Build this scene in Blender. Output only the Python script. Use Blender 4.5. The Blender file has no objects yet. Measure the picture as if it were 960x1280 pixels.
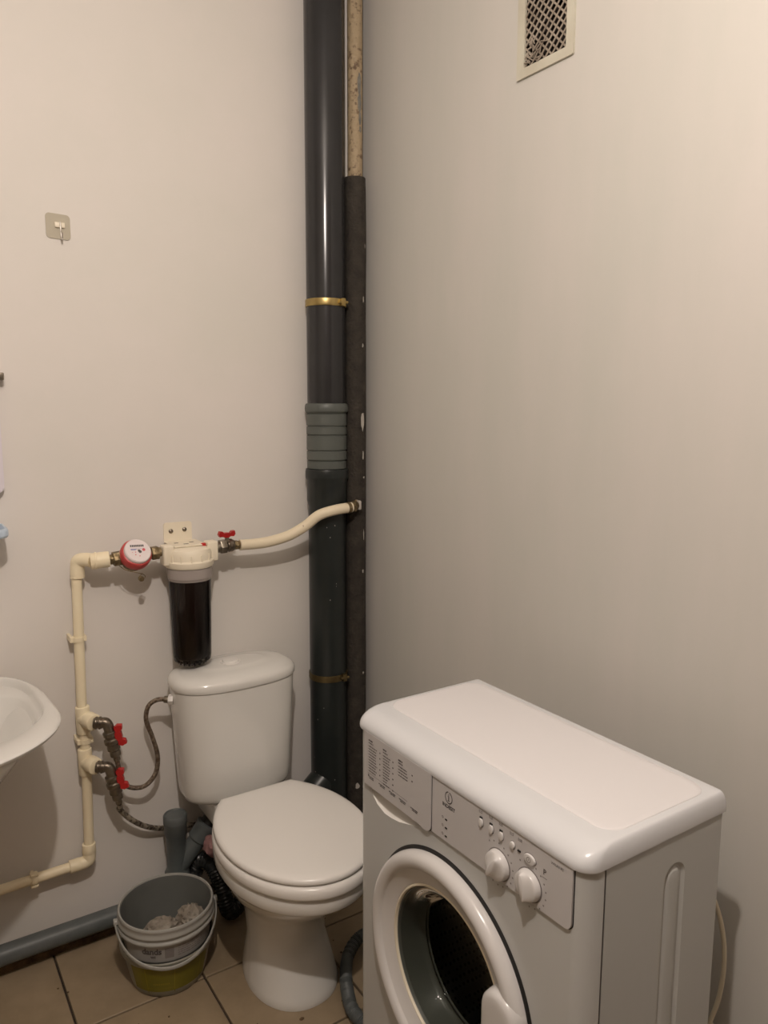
import bpy, bmesh, math, random
from math import sin, cos, pi, radians
from mathutils import Vector, Matrix, noise
from mathutils.geometry import tessellate_polygon

random.seed(7)
scene = bpy.context.scene
COL = scene.collection

# ------------------------------------------------------------------ camera
YAW, PITCH, ROLL, FPX = radians(33.5), radians(8.0), radians(0.2), 955.0
F = Vector((sin(YAW) * cos(PITCH), cos(YAW) * cos(PITCH), -sin(PITCH)))
R0 = F.cross(Vector((0, 0, 1))).normalized()
U0 = R0.cross(F)
R = R0 * cos(ROLL) + U0 * sin(ROLL)
U = -R0 * sin(ROLL) + U0 * cos(ROLL)
cam_data = bpy.data.cameras.new('camera')
cam = bpy.data.objects.new('camera', cam_data)
COL.objects.link(cam)
m = Matrix.Identity(4)
for i in range(3):
    m[i][0], m[i][1], m[i][2] = R[i], U[i], -F[i]
m[0][3], m[1][3], m[2][3] = 0.0, 0.0, 1.45
cam.matrix_world = m
cam_data.sensor_fit = 'HORIZONTAL'
cam_data.sensor_width = 36.0
cam_data.lens = FPX / 960.0 * 36.0
cam_data.clip_start = 0.02
scene.camera = cam

# ------------------------------------------------------------------ world, light, exposure
world = bpy.data.worlds.new('world')
scene.world = world
world.use_nodes = True
world.node_tree.nodes['Background'].inputs[0].default_value = (0.02, 0.018, 0.015, 1)
world.node_tree.nodes['Background'].inputs[1].default_value = 1.0
scene.view_settings.view_transform = 'Standard'
scene.view_settings.look = 'None'
scene.view_settings.gamma = 1.0
scene.view_settings.use_curve_mapping = False
scene.view_settings.exposure = 0.0

BULB = Vector((0.13, 0.30, 2.38))
BULB_POWER = 65.0
BULB_COLOR = (1.0, 0.885, 0.80)
ld = bpy.data.lights.new('bulb_light', 'POINT')
ld.energy = BULB_POWER
ld.color = BULB_COLOR
ld.shadow_soft_size = 0.025
lamp = bpy.data.objects.new('bulb_light', ld)
lamp.location = BULB
COL.objects.link(lamp)

# room extents
XL, XR, YF, YB, ZC = -0.95, 1.25, -0.55, 2.05, 2.72


# ------------------------------------------------------------------ materials
def mat(name, col, rough=0.5, metal=0.0, col2=None, scale=8.0, bump=0.0, bscale=40.0,
        trans=0.0, ior=1.45, coat=0.0, lo=0.35, hi=0.65, spec=0.5, emit=None, estr=0.0, stretch=None, rvar=0.0,
        sss=0.0):
    mt = bpy.data.materials.new(name)
    mt.use_nodes = True
    nt = mt.node_tree
    b = nt.nodes['Principled BSDF']
    b.inputs['Base Color'].default_value = (*col, 1)
    b.inputs['Roughness'].default_value = rough
    b.inputs['Metallic'].default_value = metal
    b.inputs['IOR'].default_value = ior
    b.inputs['Transmission Weight'].default_value = trans
    b.inputs['Coat Weight'].default_value = coat
    b.inputs['Specular IOR Level'].default_value = spec
    if emit:
        b.inputs['Emission Color'].default_value = (*emit, 1)
        b.inputs['Emission Strength'].default_value = estr
    tc = nt.nodes.new('ShaderNodeTexCoord')
    mp = nt.nodes.new('ShaderNodeMapping')
    nt.links.new(tc.outputs['Object'], mp.inputs['Vector'])
    if stretch:
        mp.inputs['Scale'].default_value = stretch
    nz = nt.nodes.new('ShaderNodeTexNoise')
    nz.inputs['Scale'].default_value = scale
    nz.inputs['Detail'].default_value = 6
    nz.inputs['Roughness'].default_value = 0.6
    nt.links.new(mp.outputs[0], nz.inputs['Vector'])
    if col2 is not None:
        cr = nt.nodes.new('ShaderNodeValToRGB')
        cr.color_ramp.elements[0].position = lo
        cr.color_ramp.elements[1].position = hi
        cr.color_ramp.elements[0].color = (*col, 1)
        cr.color_ramp.elements[1].color = (*col2, 1)
        nt.links.new(nz.outputs['Fac'], cr.inputs['Fac'])
        nt.links.new(cr.outputs['Color'], b.inputs['Base Color'])
    if rvar > 0:
        mr = nt.nodes.new('ShaderNodeMapRange')
        mr.inputs['To Min'].default_value = max(0.02, rough - rvar)
        mr.inputs['To Max'].default_value = min(1, rough + rvar)
        nt.links.new(nz.outputs['Fac'], mr.inputs['Value'])
        nt.links.new(mr.outputs[0], b.inputs['Roughness'])
    if bump > 0:
        n2 = nt.nodes.new('ShaderNodeTexNoise')
        n2.inputs['Scale'].default_value = bscale
        n2.inputs['Detail'].default_value = 4
        nt.links.new(mp.outputs[0], n2.inputs['Vector'])
        bp = nt.nodes.new('ShaderNodeBump')
        bp.inputs['Strength'].default_value = bump
        bp.inputs['Distance'].default_value = 0.01
        nt.links.new(n2.outputs['Fac'], bp.inputs['Height'])
        nt.links.new(bp.outputs['Normal'], b.inputs['Normal'])
    return mt


M = {}
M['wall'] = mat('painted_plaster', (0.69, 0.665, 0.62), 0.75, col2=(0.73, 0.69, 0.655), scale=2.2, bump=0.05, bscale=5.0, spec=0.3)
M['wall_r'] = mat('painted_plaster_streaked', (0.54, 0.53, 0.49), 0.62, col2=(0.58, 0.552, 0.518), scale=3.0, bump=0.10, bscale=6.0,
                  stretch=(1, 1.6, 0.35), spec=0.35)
M['ceiling'] = mat('ceiling_paint', (0.72, 0.70, 0.66), 0.85)
M['left_wall'] = mat('darkened_beige_wall', (0.30, 0.27, 0.22), 0.7, col2=(0.34, 0.30, 0.25), scale=3)  # unseen wall, its beige darkened to cut the fill light
M['front_wall'] = mat('dark_unseen_wall', (0.07, 0.045, 0.028), 0.6, col2=(0.10, 0.065, 0.04), scale=6, stretch=(1, 1, 0.15))  # unseen wall, dark brown made up to absorb bounce light
M['tile'] = mat('beige_tile', (0.25, 0.19, 0.12), 0.42, col2=(0.32, 0.245, 0.16), scale=9, bump=0.03, bscale=20, rvar=0.12)
M['grout'] = mat('dark_grout', (0.035, 0.025, 0.018), 0.9, col2=(0.07, 0.05, 0.035), scale=30)
M['ledge'] = mat('brown_grimy_ledge', (0.05, 0.03, 0.018), 0.8, col2=(0.17, 0.105, 0.05), scale=28, bump=0.5, bscale=60)
M['cement'] = mat('cement_line', (0.30, 0.24, 0.18), 0.9, col2=(0.14, 0.10, 0.07), scale=25, bump=0.3)
M['ceramic'] = mat('white_ceramic', (0.70, 0.69, 0.66), 0.12, coat=0.3, ior=1.5)
M['seat'] = mat('seat_plastic', (0.76, 0.74, 0.71), 0.22)
M['cream'] = mat('cream_pipe_plastic', (0.88, 0.79, 0.58), 0.4, col2=(0.84, 0.73, 0.52), scale=12)
M['cream_dirty'] = mat('cream_pipe_scuffed', (0.76, 0.67, 0.50), 0.45, col2=(0.22, 0.11, 0.06), scale=38, lo=0.66, hi=0.70)
M['filter_white'] = mat('cream_white_plastic', (0.80, 0.73, 0.59), 0.4)
M['brass'] = mat('tarnished_brass', (0.10, 0.075, 0.04), 0.45, 0.8, col2=(0.30, 0.23, 0.13), scale=45, bump=0.4, bscale=90)
M['steel'] = mat('dull_nickel', (0.30, 0.27, 0.22), 0.35, 0.9, col2=(0.16, 0.13, 0.10), scale=30, bump=0.15, bscale=80)
M['braid'] = mat('braided_hose_steel', (0.33, 0.27, 0.21), 0.42, 0.8, col2=(0.13, 0.09, 0.065), scale=120, bump=0.5, bscale=300)
M['braid_dirty'] = mat('braided_hose_stained', (0.42, 0.37, 0.29), 0.5, 0.5, col2=(0.06, 0.045, 0.035), scale=70, lo=0.45, hi=0.6, bump=0.5, bscale=300)
M['red'] = mat('red_plastic', (0.45, 0.02, 0.02), 0.35)
M['meter_red'] = mat('meter_red_ring', (0.50, 0.06, 0.06), 0.35)
M['dial'] = mat('white_dial', (0.78, 0.70, 0.70), 0.25, coat=0.5)
M['ink_dark'] = mat('dark_print', (0.09, 0.08, 0.08), 0.6)
M['ink_grey'] = mat('grey_print', (0.22, 0.20, 0.195), 0.6)
M['ink_blue'] = mat('blue_print', (0.12, 0.14, 0.42), 0.6)
M['ink_pink'] = mat('red_print', (0.65, 0.12, 0.15), 0.6)
M['sewer_dark'] = mat('dark_grey_sewer_plastic', (0.024, 0.024, 0.025), 0.20, col2=(0.030, 0.030, 0.032), scale=5, rvar=0.05)
M['sewer_low'] = mat('dark_green_grey_plastic', (0.014, 0.018, 0.018), 0.32, col2=(0.021, 0.025, 0.024), scale=7, bump=0.05)
M['sewer_sleeve'] = mat('grey_coupling_plastic', (0.085, 0.095, 0.088), 0.42, col2=(0.10, 0.11, 0.10), scale=6)
M['drain_grey'] = mat('grey_drain_plastic', (0.085, 0.10, 0.10), 0.42, col2=(0.12, 0.13, 0.13), scale=12, rvar=0.08)
M['foam'] = mat('brown_foam_sleeve', (0.024, 0.020, 0.016), 0.85, col2=(0.044, 0.037, 0.029), scale=30, bump=0.5, bscale=120)
M['old_pipe'] = mat('old_painted_pipe', (0.36, 0.28, 0.175), 0.6, col2=(0.12, 0.075, 0.045), scale=60, lo=0.54, hi=0.68, bump=0.6, bscale=70)
M['patch_grey'] = mat('grey_paint_patch', (0.13, 0.13, 0.12), 0.7, col2=(0.22, 0.21, 0.18), scale=60)
M['plaster_chip'] = mat('plaster_splash', (0.45, 0.42, 0.38), 0.9, bump=0.5)
M['gold'] = mat('yellow_zinc_strap', (0.50, 0.38, 0.15), 0.33, 0.85, col2=(0.36, 0.27, 0.11), scale=20)
M['gold_dull'] = mat('dull_zinc_strap', (0.20, 0.15, 0.07), 0.4, 0.8, col2=(0.12, 0.09, 0.04), scale=30)
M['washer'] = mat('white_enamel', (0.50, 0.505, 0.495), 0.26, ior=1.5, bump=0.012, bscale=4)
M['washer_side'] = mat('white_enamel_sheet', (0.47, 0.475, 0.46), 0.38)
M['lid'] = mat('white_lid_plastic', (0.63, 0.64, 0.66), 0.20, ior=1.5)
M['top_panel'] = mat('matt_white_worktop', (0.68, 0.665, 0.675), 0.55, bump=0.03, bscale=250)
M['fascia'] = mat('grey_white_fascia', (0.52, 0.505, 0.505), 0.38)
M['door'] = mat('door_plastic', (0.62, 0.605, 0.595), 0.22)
M['gap'] = mat('black_gap_shade_and_marks', (0.012, 0.012, 0.012), 0.6)  # black for the shade in gaps, also for the indicator marks
M['gasket'] = mat('grey_door_gasket', (0.10, 0.105, 0.095), 0.4, coat=0.2)
M['grip'] = mat('white_grip', (0.80, 0.78, 0.74), 0.4)
M['chrome'] = mat('chrome', (0.75, 0.73, 0.70), 0.12, 1.0)
M['glass'] = mat('door_glass', (0.75, 0.80, 0.76), 0.03, trans=1.0, ior=1.45)
M['bulb'] = mat('opal_bulb_socket', (0.8, 0.8, 0.78), 0.4)
M['hose_grey'] = mat('grey_corrugated_hose', (0.085, 0.095, 0.095), 0.5, bump=0.2)
M['cord'] = mat('off_white_cord', (0.72, 0.66, 0.52), 0.45)
M['black_plastic'] = mat('black_shiny_plastic', (0.02, 0.022, 0.022), 0.25, bump=0.5, bscale=30)
M['pink'] = mat('dusty_pink_cloth', (0.30, 0.17, 0.16), 0.9, col2=(0.22, 0.11, 0.11), scale=20, bump=0.5)
M['bucket_grey'] = mat('grey_bucket_plastic', (0.125, 0.13, 0.12), 0.42, col2=(0.145, 0.15, 0.14), scale=8)
M['bucket_rim'] = mat('pale_bucket_rim', (0.34, 0.335, 0.31), 0.4)
M['bucket_clear'] = mat('milky_bucket_plastic', (0.33, 0.32, 0.26), 0.35, trans=0.35, col2=(0.38, 0.36, 0.29), scale=9)
M['label_white'] = mat('white_label', (0.36, 0.35, 0.33), 0.5, col2=(0.31, 0.30, 0.29), scale=20)
M['label_yellow'] = mat('mustard_green_label', (0.20, 0.17, 0.008), 0.4, col2=(0.15, 0.135, 0.008), scale=6)
M['label_yellow2'] = mat('pale_mustard_print', (0.27, 0.225, 0.02), 0.5)
M['tissue'] = mat('crumpled_tissue', (0.36, 0.33, 0.28), 0.9, col2=(0.17, 0.135, 0.10), scale=14, bump=0.6, bscale=40)
M['blue_plastic'] = mat('pale_blue_plastic', (0.50, 0.60, 0.72), 0.3)
M['lilac_plastic'] = mat('lilac_white_plastic', (0.72, 0.68, 0.74), 0.3)
M['mirror'] = mat('mirror_glass', (0.85, 0.85, 0.85), 0.02, 1.0)
M['hook_pad'] = mat('frosted_clear_pad', (0.62, 0.57, 0.46), 0.22, trans=0.25, ior=1.45)
M['vent_frame'] = mat('yellowed_vent_plastic', (0.56, 0.54, 0.45), 0.45, col2=(0.50, 0.47, 0.38), scale=15)
M['vent_mesh'] = mat('dusty_vent_mesh', (0.36, 0.31, 0.25), 0.7, col2=(0.22, 0.18, 0.14), scale=25)
M['duct'] = mat('dark_duct', (0.03, 0.022, 0.018), 0.9)
M['rubber_black'] = mat('black_rubber', (0.02, 0.02, 0.02), 0.6)
M['sump'] = mat('clear_filter_bowl', (0.80, 0.76, 0.74), 0.08, trans=1.0, ior=1.2, spec=0.6)
M['sump_ring'] = mat('milky_filter_collar', (0.55, 0.49, 0.46), 0.25, trans=0.4)
M['cartridge'] = mat('rust_brown_cartridge', (0.004, 0.0025, 0.002), 0.3, col2=(0.016, 0.004, 0.0035), scale=5, stretch=(3, 3, 0.6), bump=0.3)


def thin_glass(name, tint, ior, rough):
    mt = bpy.data.materials.new(name)
    mt.use_nodes = True
    nt = mt.node_tree
    nt.nodes.remove(nt.nodes['Principled BSDF'])
    tr = nt.nodes.new('ShaderNodeBsdfTransparent')
    tr.inputs[0].default_value = (*tint, 1)
    gl = nt.nodes.new('ShaderNodeBsdfGlossy')
    gl.inputs['Roughness'].default_value = rough
    fr = nt.nodes.new('ShaderNodeFresnel')
    fr.inputs[0].default_value = ior
    mx = nt.nodes.new('ShaderNodeMixShader')
    nt.links.new(fr.outputs[0], mx.inputs[0])
    nt.links.new(tr.outputs[0], mx.inputs[1])
    nt.links.new(gl.outputs[0], mx.inputs[2])
    nt.links.new(mx.outputs[0], nt.nodes['Material Output'].inputs[0])
    return mt


M['glass'] = thin_glass('door_glass', (0.80, 0.81, 0.79), 1.09, 0.02)
M['sump'] = thin_glass('clear_filter_bowl', (0.92, 0.89, 0.87), 1.3, 0.08)


def drum_material():
    mt = mat('perforated_drum_steel', (0.10, 0.10, 0.095), 0.35, 0.9)
    nt = mt.node_tree
    b = nt.nodes['Principled BSDF']
    tc = nt.nodes.new('ShaderNodeTexCoord')
    v = nt.nodes.new('ShaderNodeTexVoronoi')
    v.inputs['Scale'].default_value = 95
    v.inputs['Randomness'].default_value = 0.25
    cr = nt.nodes.new('ShaderNodeValToRGB')
    cr.color_ramp.elements[0].position = 0.28
    cr.color_ramp.elements[1].position = 0.36
    cr.color_ramp.elements[0].color = (0.004, 0.004, 0.004, 1)
    cr.color_ramp.elements[1].color = (0.09, 0.088, 0.08, 1)
    nt.links.new(tc.outputs['Object'], v.inputs['Vector'])
    nt.links.new(v.outputs['Distance'], cr.inputs['Fac'])
    nt.links.new(cr.outputs['Color'], b.inputs['Base Color'])
    return mt


M['drum'] = drum_material()


# ------------------------------------------------------------------ geometry helpers
def finish(bm, smooth_deg=35):
    bmesh.ops.remove_doubles(bm, verts=bm.verts, dist=1e-6)
    bmesh.ops.recalc_face_normals(bm, faces=bm.faces)
    lim = radians(smooth_deg)
    for f in bm.faces:
        f.smooth = True
    for e in bm.edges:
        if len(e.link_faces) == 2:
            if e.calc_face_angle(0) > lim:
                e.smooth = False
        else:
            e.smooth = False


STUFFY = {'plaster_splash', 'bracket_slot', 'label_print', 'symbol_print', 'dial_print', 'dial_digits', 'panel_print', 'programme_print', 'label_text',
          'indicator_lights', 'bowl_lugs', 'head_ribs', 'paint_patch', 'power_symbol'}


def obj(name, bm, material, parent=None, smooth=35, origin=None):
    """Link a bmesh (written in world coordinates) as one object; children keep the parent's base as origin."""
    finish(bm, smooth)
    base = Vector((0, 0, 0))
    if parent is not None:
        base = WORLD[parent.name]
    elif origin is not None:
        base = Vector(origin)
    own = base if origin is None else Vector(origin)
    bmesh.ops.translate(bm, verts=bm.verts, vec=-own)
    me = bpy.data.meshes.new(name)
    bm.to_mesh(me)
    bm.free()
    me.materials.append(M[material] if isinstance(material, str) else material)
    o = bpy.data.objects.new(name, me)
    COL.objects.link(o)
    if parent is not None:
        o.parent = parent
        o.location = own - base
    else:
        o.location = own
    WORLD[o.name] = own
    if name in STUFFY:
        o['kind'] = 'stuff'
    return o


WORLD = {}


def tag(o, label, cat, group=None):
    o['label'] = label
    o['category'] = cat
    if group:
        o['group'] = group
    return o


def thing(name, label, cat, loc, group=None):
    o = bpy.data.objects.new(name, None)
    o.empty_display_size = 0.05
    COL.objects.link(o)
    o.location = loc
    WORLD[o.name] = Vector(loc)
    return tag(o, label, cat, group)


def box(bm, a, b, bev=0.0, seg=2):
    r = bmesh.ops.create_cube(bm, size=1.0)
    vs = r['verts']
    a, b = Vector(a), Vector(b)
    c, s = (a + b) / 2, b - a
    for v in vs:
        v.co = Vector((v.co.x * s.x + c.x, v.co.y * s.y + c.y, v.co.z * s.z + c.z))
    if bev > 0:
        es = list({e for v in vs for e in v.link_edges})
        bmesh.ops.bevel(bm, geom=es, offset=bev, segments=seg, affect='EDGES', profile=0.5)


def loft(bm, rings, cap0=True, cap1=True, closed=True):
    vr = [[bm.verts.new(Vector(p)) for p in ring] for ring in rings]
    n = len(vr[0])
    for i in range(len(vr) - 1):
        for j in range(n if closed else n - 1):
            k = (j + 1) % n
            try:
                bm.faces.new((vr[i][j], vr[i][k], vr[i + 1][k], vr[i + 1][j]))
            except ValueError:
                pass
    if cap0:
        bm.faces.new(list(reversed(vr[0])))
    if cap1:
        bm.faces.new(vr[-1])
    return vr


def frame(d):
    d = Vector(d).normalized()
    a = Vector((0, 0, 1)) if abs(d.z) < 0.9 else Vector((1, 0, 0))
    u = d.cross(a).normalized()
    return u, d.cross(u).normalized(), d


def lathe(bm, prof, origin=(0, 0, 0), axis=(0, 0, 1), n=40, cap0=True, cap1=True):
    """prof: list of (radius, distance along axis)."""
    u, v, d = frame(axis)
    o = Vector(origin)
    rings = []
    for r, h in prof:
        r = max(r, 1e-5)
        rings.append([o + d * h + (u * cos(2 * pi * k / n) + v * sin(2 * pi * k / n)) * r for k in range(n)])
    loft(bm, rings, cap0, cap1)


def spline(pts, per=8):
    P = [Vector(p) for p in pts]
    if len(P) < 3:
        return P
    out = []
    ext = [P[0] * 2 - P[1]] + P + [P[-1] * 2 - P[-2]]
    for i in range(1, len(ext) - 2):
        p0, p1, p2, p3 = ext[i - 1], ext[i], ext[i + 1], ext[i + 2]
        for k in range(per):
            t = k / per
            out.append(0.5 * ((2 * p1) + (p2 - p0) * t + (2 * p0 - 5 * p1 + 4 * p2 - p3) * t * t + (-p0 + 3 * p1 - 3 * p2 + p3) * t ** 3))
    out.append(P[-1])
    return out


def tube(bm, pts, r, n=14, rfun=None, smooth_path=True, per=8):
    P = spline(pts, per) if smooth_path else [Vector(p) for p in pts]
    rings = []
    u = None
    L = 0
    for i, p in enumerate(P):
        d = (P[min(i + 1, len(P) - 1)] - P[max(i - 1, 0)]).normalized()
        if u is None:
            u, v, _ = frame(d)
        else:
            u = (u - d * u.dot(d)).normalized()
            v = d.cross(u)
        if i:
            L += (P[i] - P[i - 1]).length
        rr = rfun(i, L) if rfun else r
        rings.append([p + (u * cos(2 * pi * k / n) + v * sin(2 * pi * k / n)) * rr for k in range(n)])
    loft(bm, rings)


def cyl(bm, a, b, r, n=24, r2=None, bev=0.0):
    a, b = Vector(a), Vector(b)
    d = b - a
    L = d.length
    r2 = r if r2 is None else r2
    if bev > 0:
        prof = [(r - bev, 0), (r - bev * .3, bev * .3), (r, bev), (r2, L - bev), (r2 - bev * .3, L - bev * .3), (r2 - bev, L)]
    else:
        prof = [(r, 0), (r2, L)]
    lathe(bm, prof, a, d, n)


def hexnut(bm, a, b, r):
    cyl(bm, a, b, r, n=6, bev=0.0015)


def superring(cx, cy, ax, ay, z, e=2.6, n=64, ay_back=None):
    out = []
    for k in range(n):
        t = 2 * pi * k / n
        c, s = cos(t), sin(t)
        ayy = ay if s < 0 else (ay_back if ay_back is not None else ay)
        out.append((cx + ax * math.copysign(abs(c) ** (2 / e), c), cy + ayy * math.copysign(abs(s) ** (2 / e), s), z))
    return out


def prism(bm, loops, to3d, depth):
    """outer polygon with holes (2D), given thickness; to3d(u, v, w) -> world point."""
    flat = [[Vector((p[0], p[1], 0)) for p in lp] for lp in loops]
    allp = [p for lp in flat for p in lp]
    tris = tessellate_polygon(flat)
    top = [bm.verts.new(to3d(p.x, p.y, 0)) for p in allp]
    bot = [bm.verts.new(to3d(p.x, p.y, depth)) for p in allp] if depth else None
    for t in tris:
        try:
            bm.faces.new([top[i] for i in t])
        except ValueError:
            pass
        if bot:
            try:
                bm.faces.new([bot[i] for i in reversed(t)])
            except ValueError:
                pass
    if bot:
        k = 0
        for lp in flat:
            n = len(lp)
            for i in range(n):
                a, b = k + i, k + (i + 1) % n
                bm.faces.new((top[a], top[b], bot[b], bot[a]))
            k += n


def rrect(x0, x1, y0, y1, r, n=6):
    out = []
    rs = r if isinstance(r, (tuple, list)) else (r, r, r, r)   # corners: (x1,y1) (x0,y1) (x0,y0) (x1,y0)
    for (cx, cy, a0), rr, (sx, sy) in zip(((x1, y1, 0), (x0, y1, 90), (x0, y0, 180), (x1, y0, 270)), rs, ((-1, -1), (1, -1), (1, 1), (-1, 1))):
        if rr <= 0:
            out.append((cx, cy))
            continue
        for k in range(n + 1):
            a = radians(a0 + 90 * k / n)
            out.append((cx + sx * rr + rr * cos(a), cy + sy * rr + rr * sin(a)))
    return out


def text_tris(s, size, bold=False):
    cu = bpy.data.curves.new('text_source', 'FONT')
    cu.body = s
    cu.size = size
    cu.align_x = 'CENTER'
    cu.align_y = 'CENTER'
    if bold:
        cu.offset = size * 0.034
    cu.resolution_u = 3
    o = bpy.data.objects.new('text_source', cu)
    COL.objects.link(o)
    bpy.context.view_layer.update()
    me = bpy.data.meshes.new_from_object(o.evaluated_get(bpy.context.evaluated_depsgraph_get()))
    vs = [v.co.copy() for v in me.vertices]
    fs = [list(p.vertices) for p in me.polygons]
    bpy.data.objects.remove(o)
    bpy.data.curves.remove(cu)
    bpy.data.meshes.remove(me)
    return vs, fs


def put_text(bm, s, size, to3d, bold=False):
    vs, fs = text_tris(s, size, bold)
    nv = [bm.verts.new(to3d(v.x, v.y)) for v in vs]
    for f in fs:
        try:
            bm.faces.new([nv[i] for i in f])
        except ValueError:
            pass


# ------------------------------------------------------------------ the room
VY0, VY1, VZ0, VZ1 = 1.205, 1.335, 2.180, 2.350     # opening of the air vent in the right wall


def struct(name, bm, m_, parent=None, smooth=35):
    o = obj(name, bm, m_, parent, smooth)
    if parent is None:
        o['kind'] = 'structure'
    return o


bm = bmesh.new(); box(bm, (XL - .1, YF - .1, -0.10), (XR + .1, YB + .1, -0.0085))
floor = struct('floor', bm, 'grout')
bm = bmesh.new(); box(bm, (XL - .1, YF - .1, ZC), (XR + .1, YB + .1, ZC + .1)); struct('ceiling', bm, 'ceiling')
bm = bmesh.new(); box(bm, (XL - .1, YB, -0.1), (XR + .1, YB + .12, ZC)); struct('wall_back', bm, 'wall')
bm = bmesh.new(); box(bm, (XL - .1, YF - .12, -0.1), (XR + .1, YF, ZC)); struct('wall_front', bm, 'front_wall')
bm = bmesh.new(); box(bm, (XL - .12, YF, -0.1), (XL, YB, ZC)); struct('wall_left', bm, 'left_wall')
bm = bmesh.new()
prism(bm, [[(YF, -.1), (YB, -.1), (YB, ZC), (YF, ZC)], [(VY0, VZ0), (VY1, VZ0), (VY1, VZ1), (VY0, VZ1)]],
      lambda u, v, w: Vector((XR + w, u, v)), 0.12)
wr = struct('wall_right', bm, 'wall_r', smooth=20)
bm = bmesh.new()
box(bm, (XR + .118, VY0 - .01, VZ0 - .01), (XR + .13, VY1 + .01, VZ1 + .01))
prism(bm, [[(VY0 - .01, VZ0 - .01), (VY1 + .01, VZ0 - .01), (VY1 + .01, VZ1 + .01), (VY0 - .01, VZ1 + .01)], [(VY0 + .0006, VZ0 + .0006), (VY1 - .0006, VZ0 + .0006), (VY1 - .0006, VZ1 - .0006), (VY0 + .0006, VZ1 - .0006)]],
      lambda u, v, w: Vector((XR + .003 + w, u, v)), 0.116)
obj('duct_back', bm, 'duct', wr)

# floor tiles, one object each, sharing meshes where whole
TP, TG = 0.307, 0.0055
tile_cache = {}
gx = [0.597 + TP * k for k in range(-6, 4)]
gy = [1.722 + TP * k for k in range(-12, 3)]
for i in range(len(gx)):
    for j in range(len(gy)):
        x0, x1 = max(gx[i] + TG / 2, XL), min(gx[i] + TP - TG / 2, XR)
        y0, y1 = max(gy[j] + TG / 2, YF), min(gy[j] + TP - TG / 2, YB)
        if x1 - x0 < .01 or y1 - y0 < .01:
            continue
        key = (round(x1 - x0, 4), round(y1 - y0, 4))
        z = random.uniform(-.0006, 0)
        if key not in tile_cache:
            bm = bmesh.new()
            box(bm, (x0, y0, -.0095), (x1, y1, 0), 0.0012, 1)
            o = obj('floor_tile', bm, 'tile', floor, origin=(x0, y0, 0))
            tile_cache[key] = o
            o.location.z = z
        else:
            o = tile_cache[key].copy()
            COL.objects.link(o)
            o.parent = floor
            o.location = (x0, y0, z)

# grimy ledge along the foot of the back wall
bm = bmesh.new()
rings = []
n = 90
for k in range(n + 1):
    x = XL + (XR - XL) * k / n
    j = noise.noise(Vector((x * 14, 3, 0))) * .004
    jz = noise.noise(Vector((x * 19, 9, 0))) * .003
    rings.append([(x, 2.017 + j, 0), (x, 2.019 + j, .016 + jz), (x, 2.026 + j, .021 + jz), (x, YB, .021 + jz), (x, YB, 0)])
loft(bm, rings)
led = struct('trim_1', bm, 'ledge')
led['label'] = 'dirty brown ledge at the foot of the back wall'
bm = bmesh.new()
rings = []
for k in range(n + 1):
    x = XL + (XR - XL) * k / n
    j = noise.noise(Vector((x * 14, 3, 0))) * .004
    jz = noise.noise(Vector((x * 19, 9, 0))) * .003
    rings.append([(x, 2.0215 + j, .0195 + jz), (x, 2.0215 + j, .0245 + jz), (x, 2.031 + j, .0255 + jz), (x, 2.031 + j, .0195 + jz)])
loft(bm, rings)
obj('cement_line', bm, 'cement', led)

# ------------------------------------------------------------------ lamp (above the camera)
lt = thing('ceiling_lamp', 'bare bulb in a white socket hanging from the ceiling on a short cord', 'lamp', (BULB.x, BULB.y, ZC))
bm = bmesh.new(); lathe(bm, [(.05, 0), (.05, -.012), (.012, -.03), (.004, -.032)], (BULB.x, BULB.y, ZC)); obj('ceiling_rose', bm, 'bulb', lt)
bm = bmesh.new(); cyl(bm, (BULB.x, BULB.y, ZC - .03), (BULB.x, BULB.y, BULB.z + .09), .003); obj('cord', bm, 'bulb', lt)
bm = bmesh.new(); lathe(bm, [(.006, .10), (.018, .09), (.018, .045), (.014, .04)], BULB); obj('socket', bm, 'bulb', lt)
lamp.parent = lt
lamp.location = BULB - Vector((BULB.x, BULB.y, ZC))

# ------------------------------------------------------------------ sewer riser in the corner
RX, RY = 1.108, 1.982
RR = .056
t = thing('sewer_riser', 'thick dark grey plastic sewer pipe rising in the corner', 'pipe', (RX, RY, 0))
bm = bmesh.new(); cyl(bm, (RX, RY, 1.44), (RX, RY, ZC - .001), RR, 48); obj('upper_pipe', bm, 'sewer_dark', t)
bm = bmesh.new()
S0 = 1.262
prof = [(.0575, S0)]
for za, zb, rr_ in ((.000, .024, .0580), (.026, .053, .0590), (.055, .098, .0590), (.100, .124, .0592), (.126, .161, .0592)):
    prof += [(rr_ - .0035, S0 + za), (rr_, S0 + za + .002), (rr_, S0 + zb - .002), (rr_ - .0035, S0 + zb)]
prof += [(.0590, S0 + .164), (.0630, S0 + .168), (.0640, S0 + .176), (.0630, S0 + .185), (.0605, S0 + .190), (.0565, S0 + .191)]
lathe(bm, prof, (RX, RY, 0), n=48)
o = obj('coupling_sleeve', bm, 'sewer_sleeve', t, smooth=25)
o['label'] = 'lighter grey ribbed coupling sleeve'
bm = bmesh.new()
prof = [(RR, 0.0), (RR, 1.150), (.0600, 1.170), (.0600, 1.228), (.0635, 1.234), (.0640, 1.240), (.0640, 1.254), (.0620, 1.262), (.0560, 1.2625)]
lathe(bm, prof, (RX, RY, 0), n=48)
obj('lower_pipe', bm, 'sewer_low', t)
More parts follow.
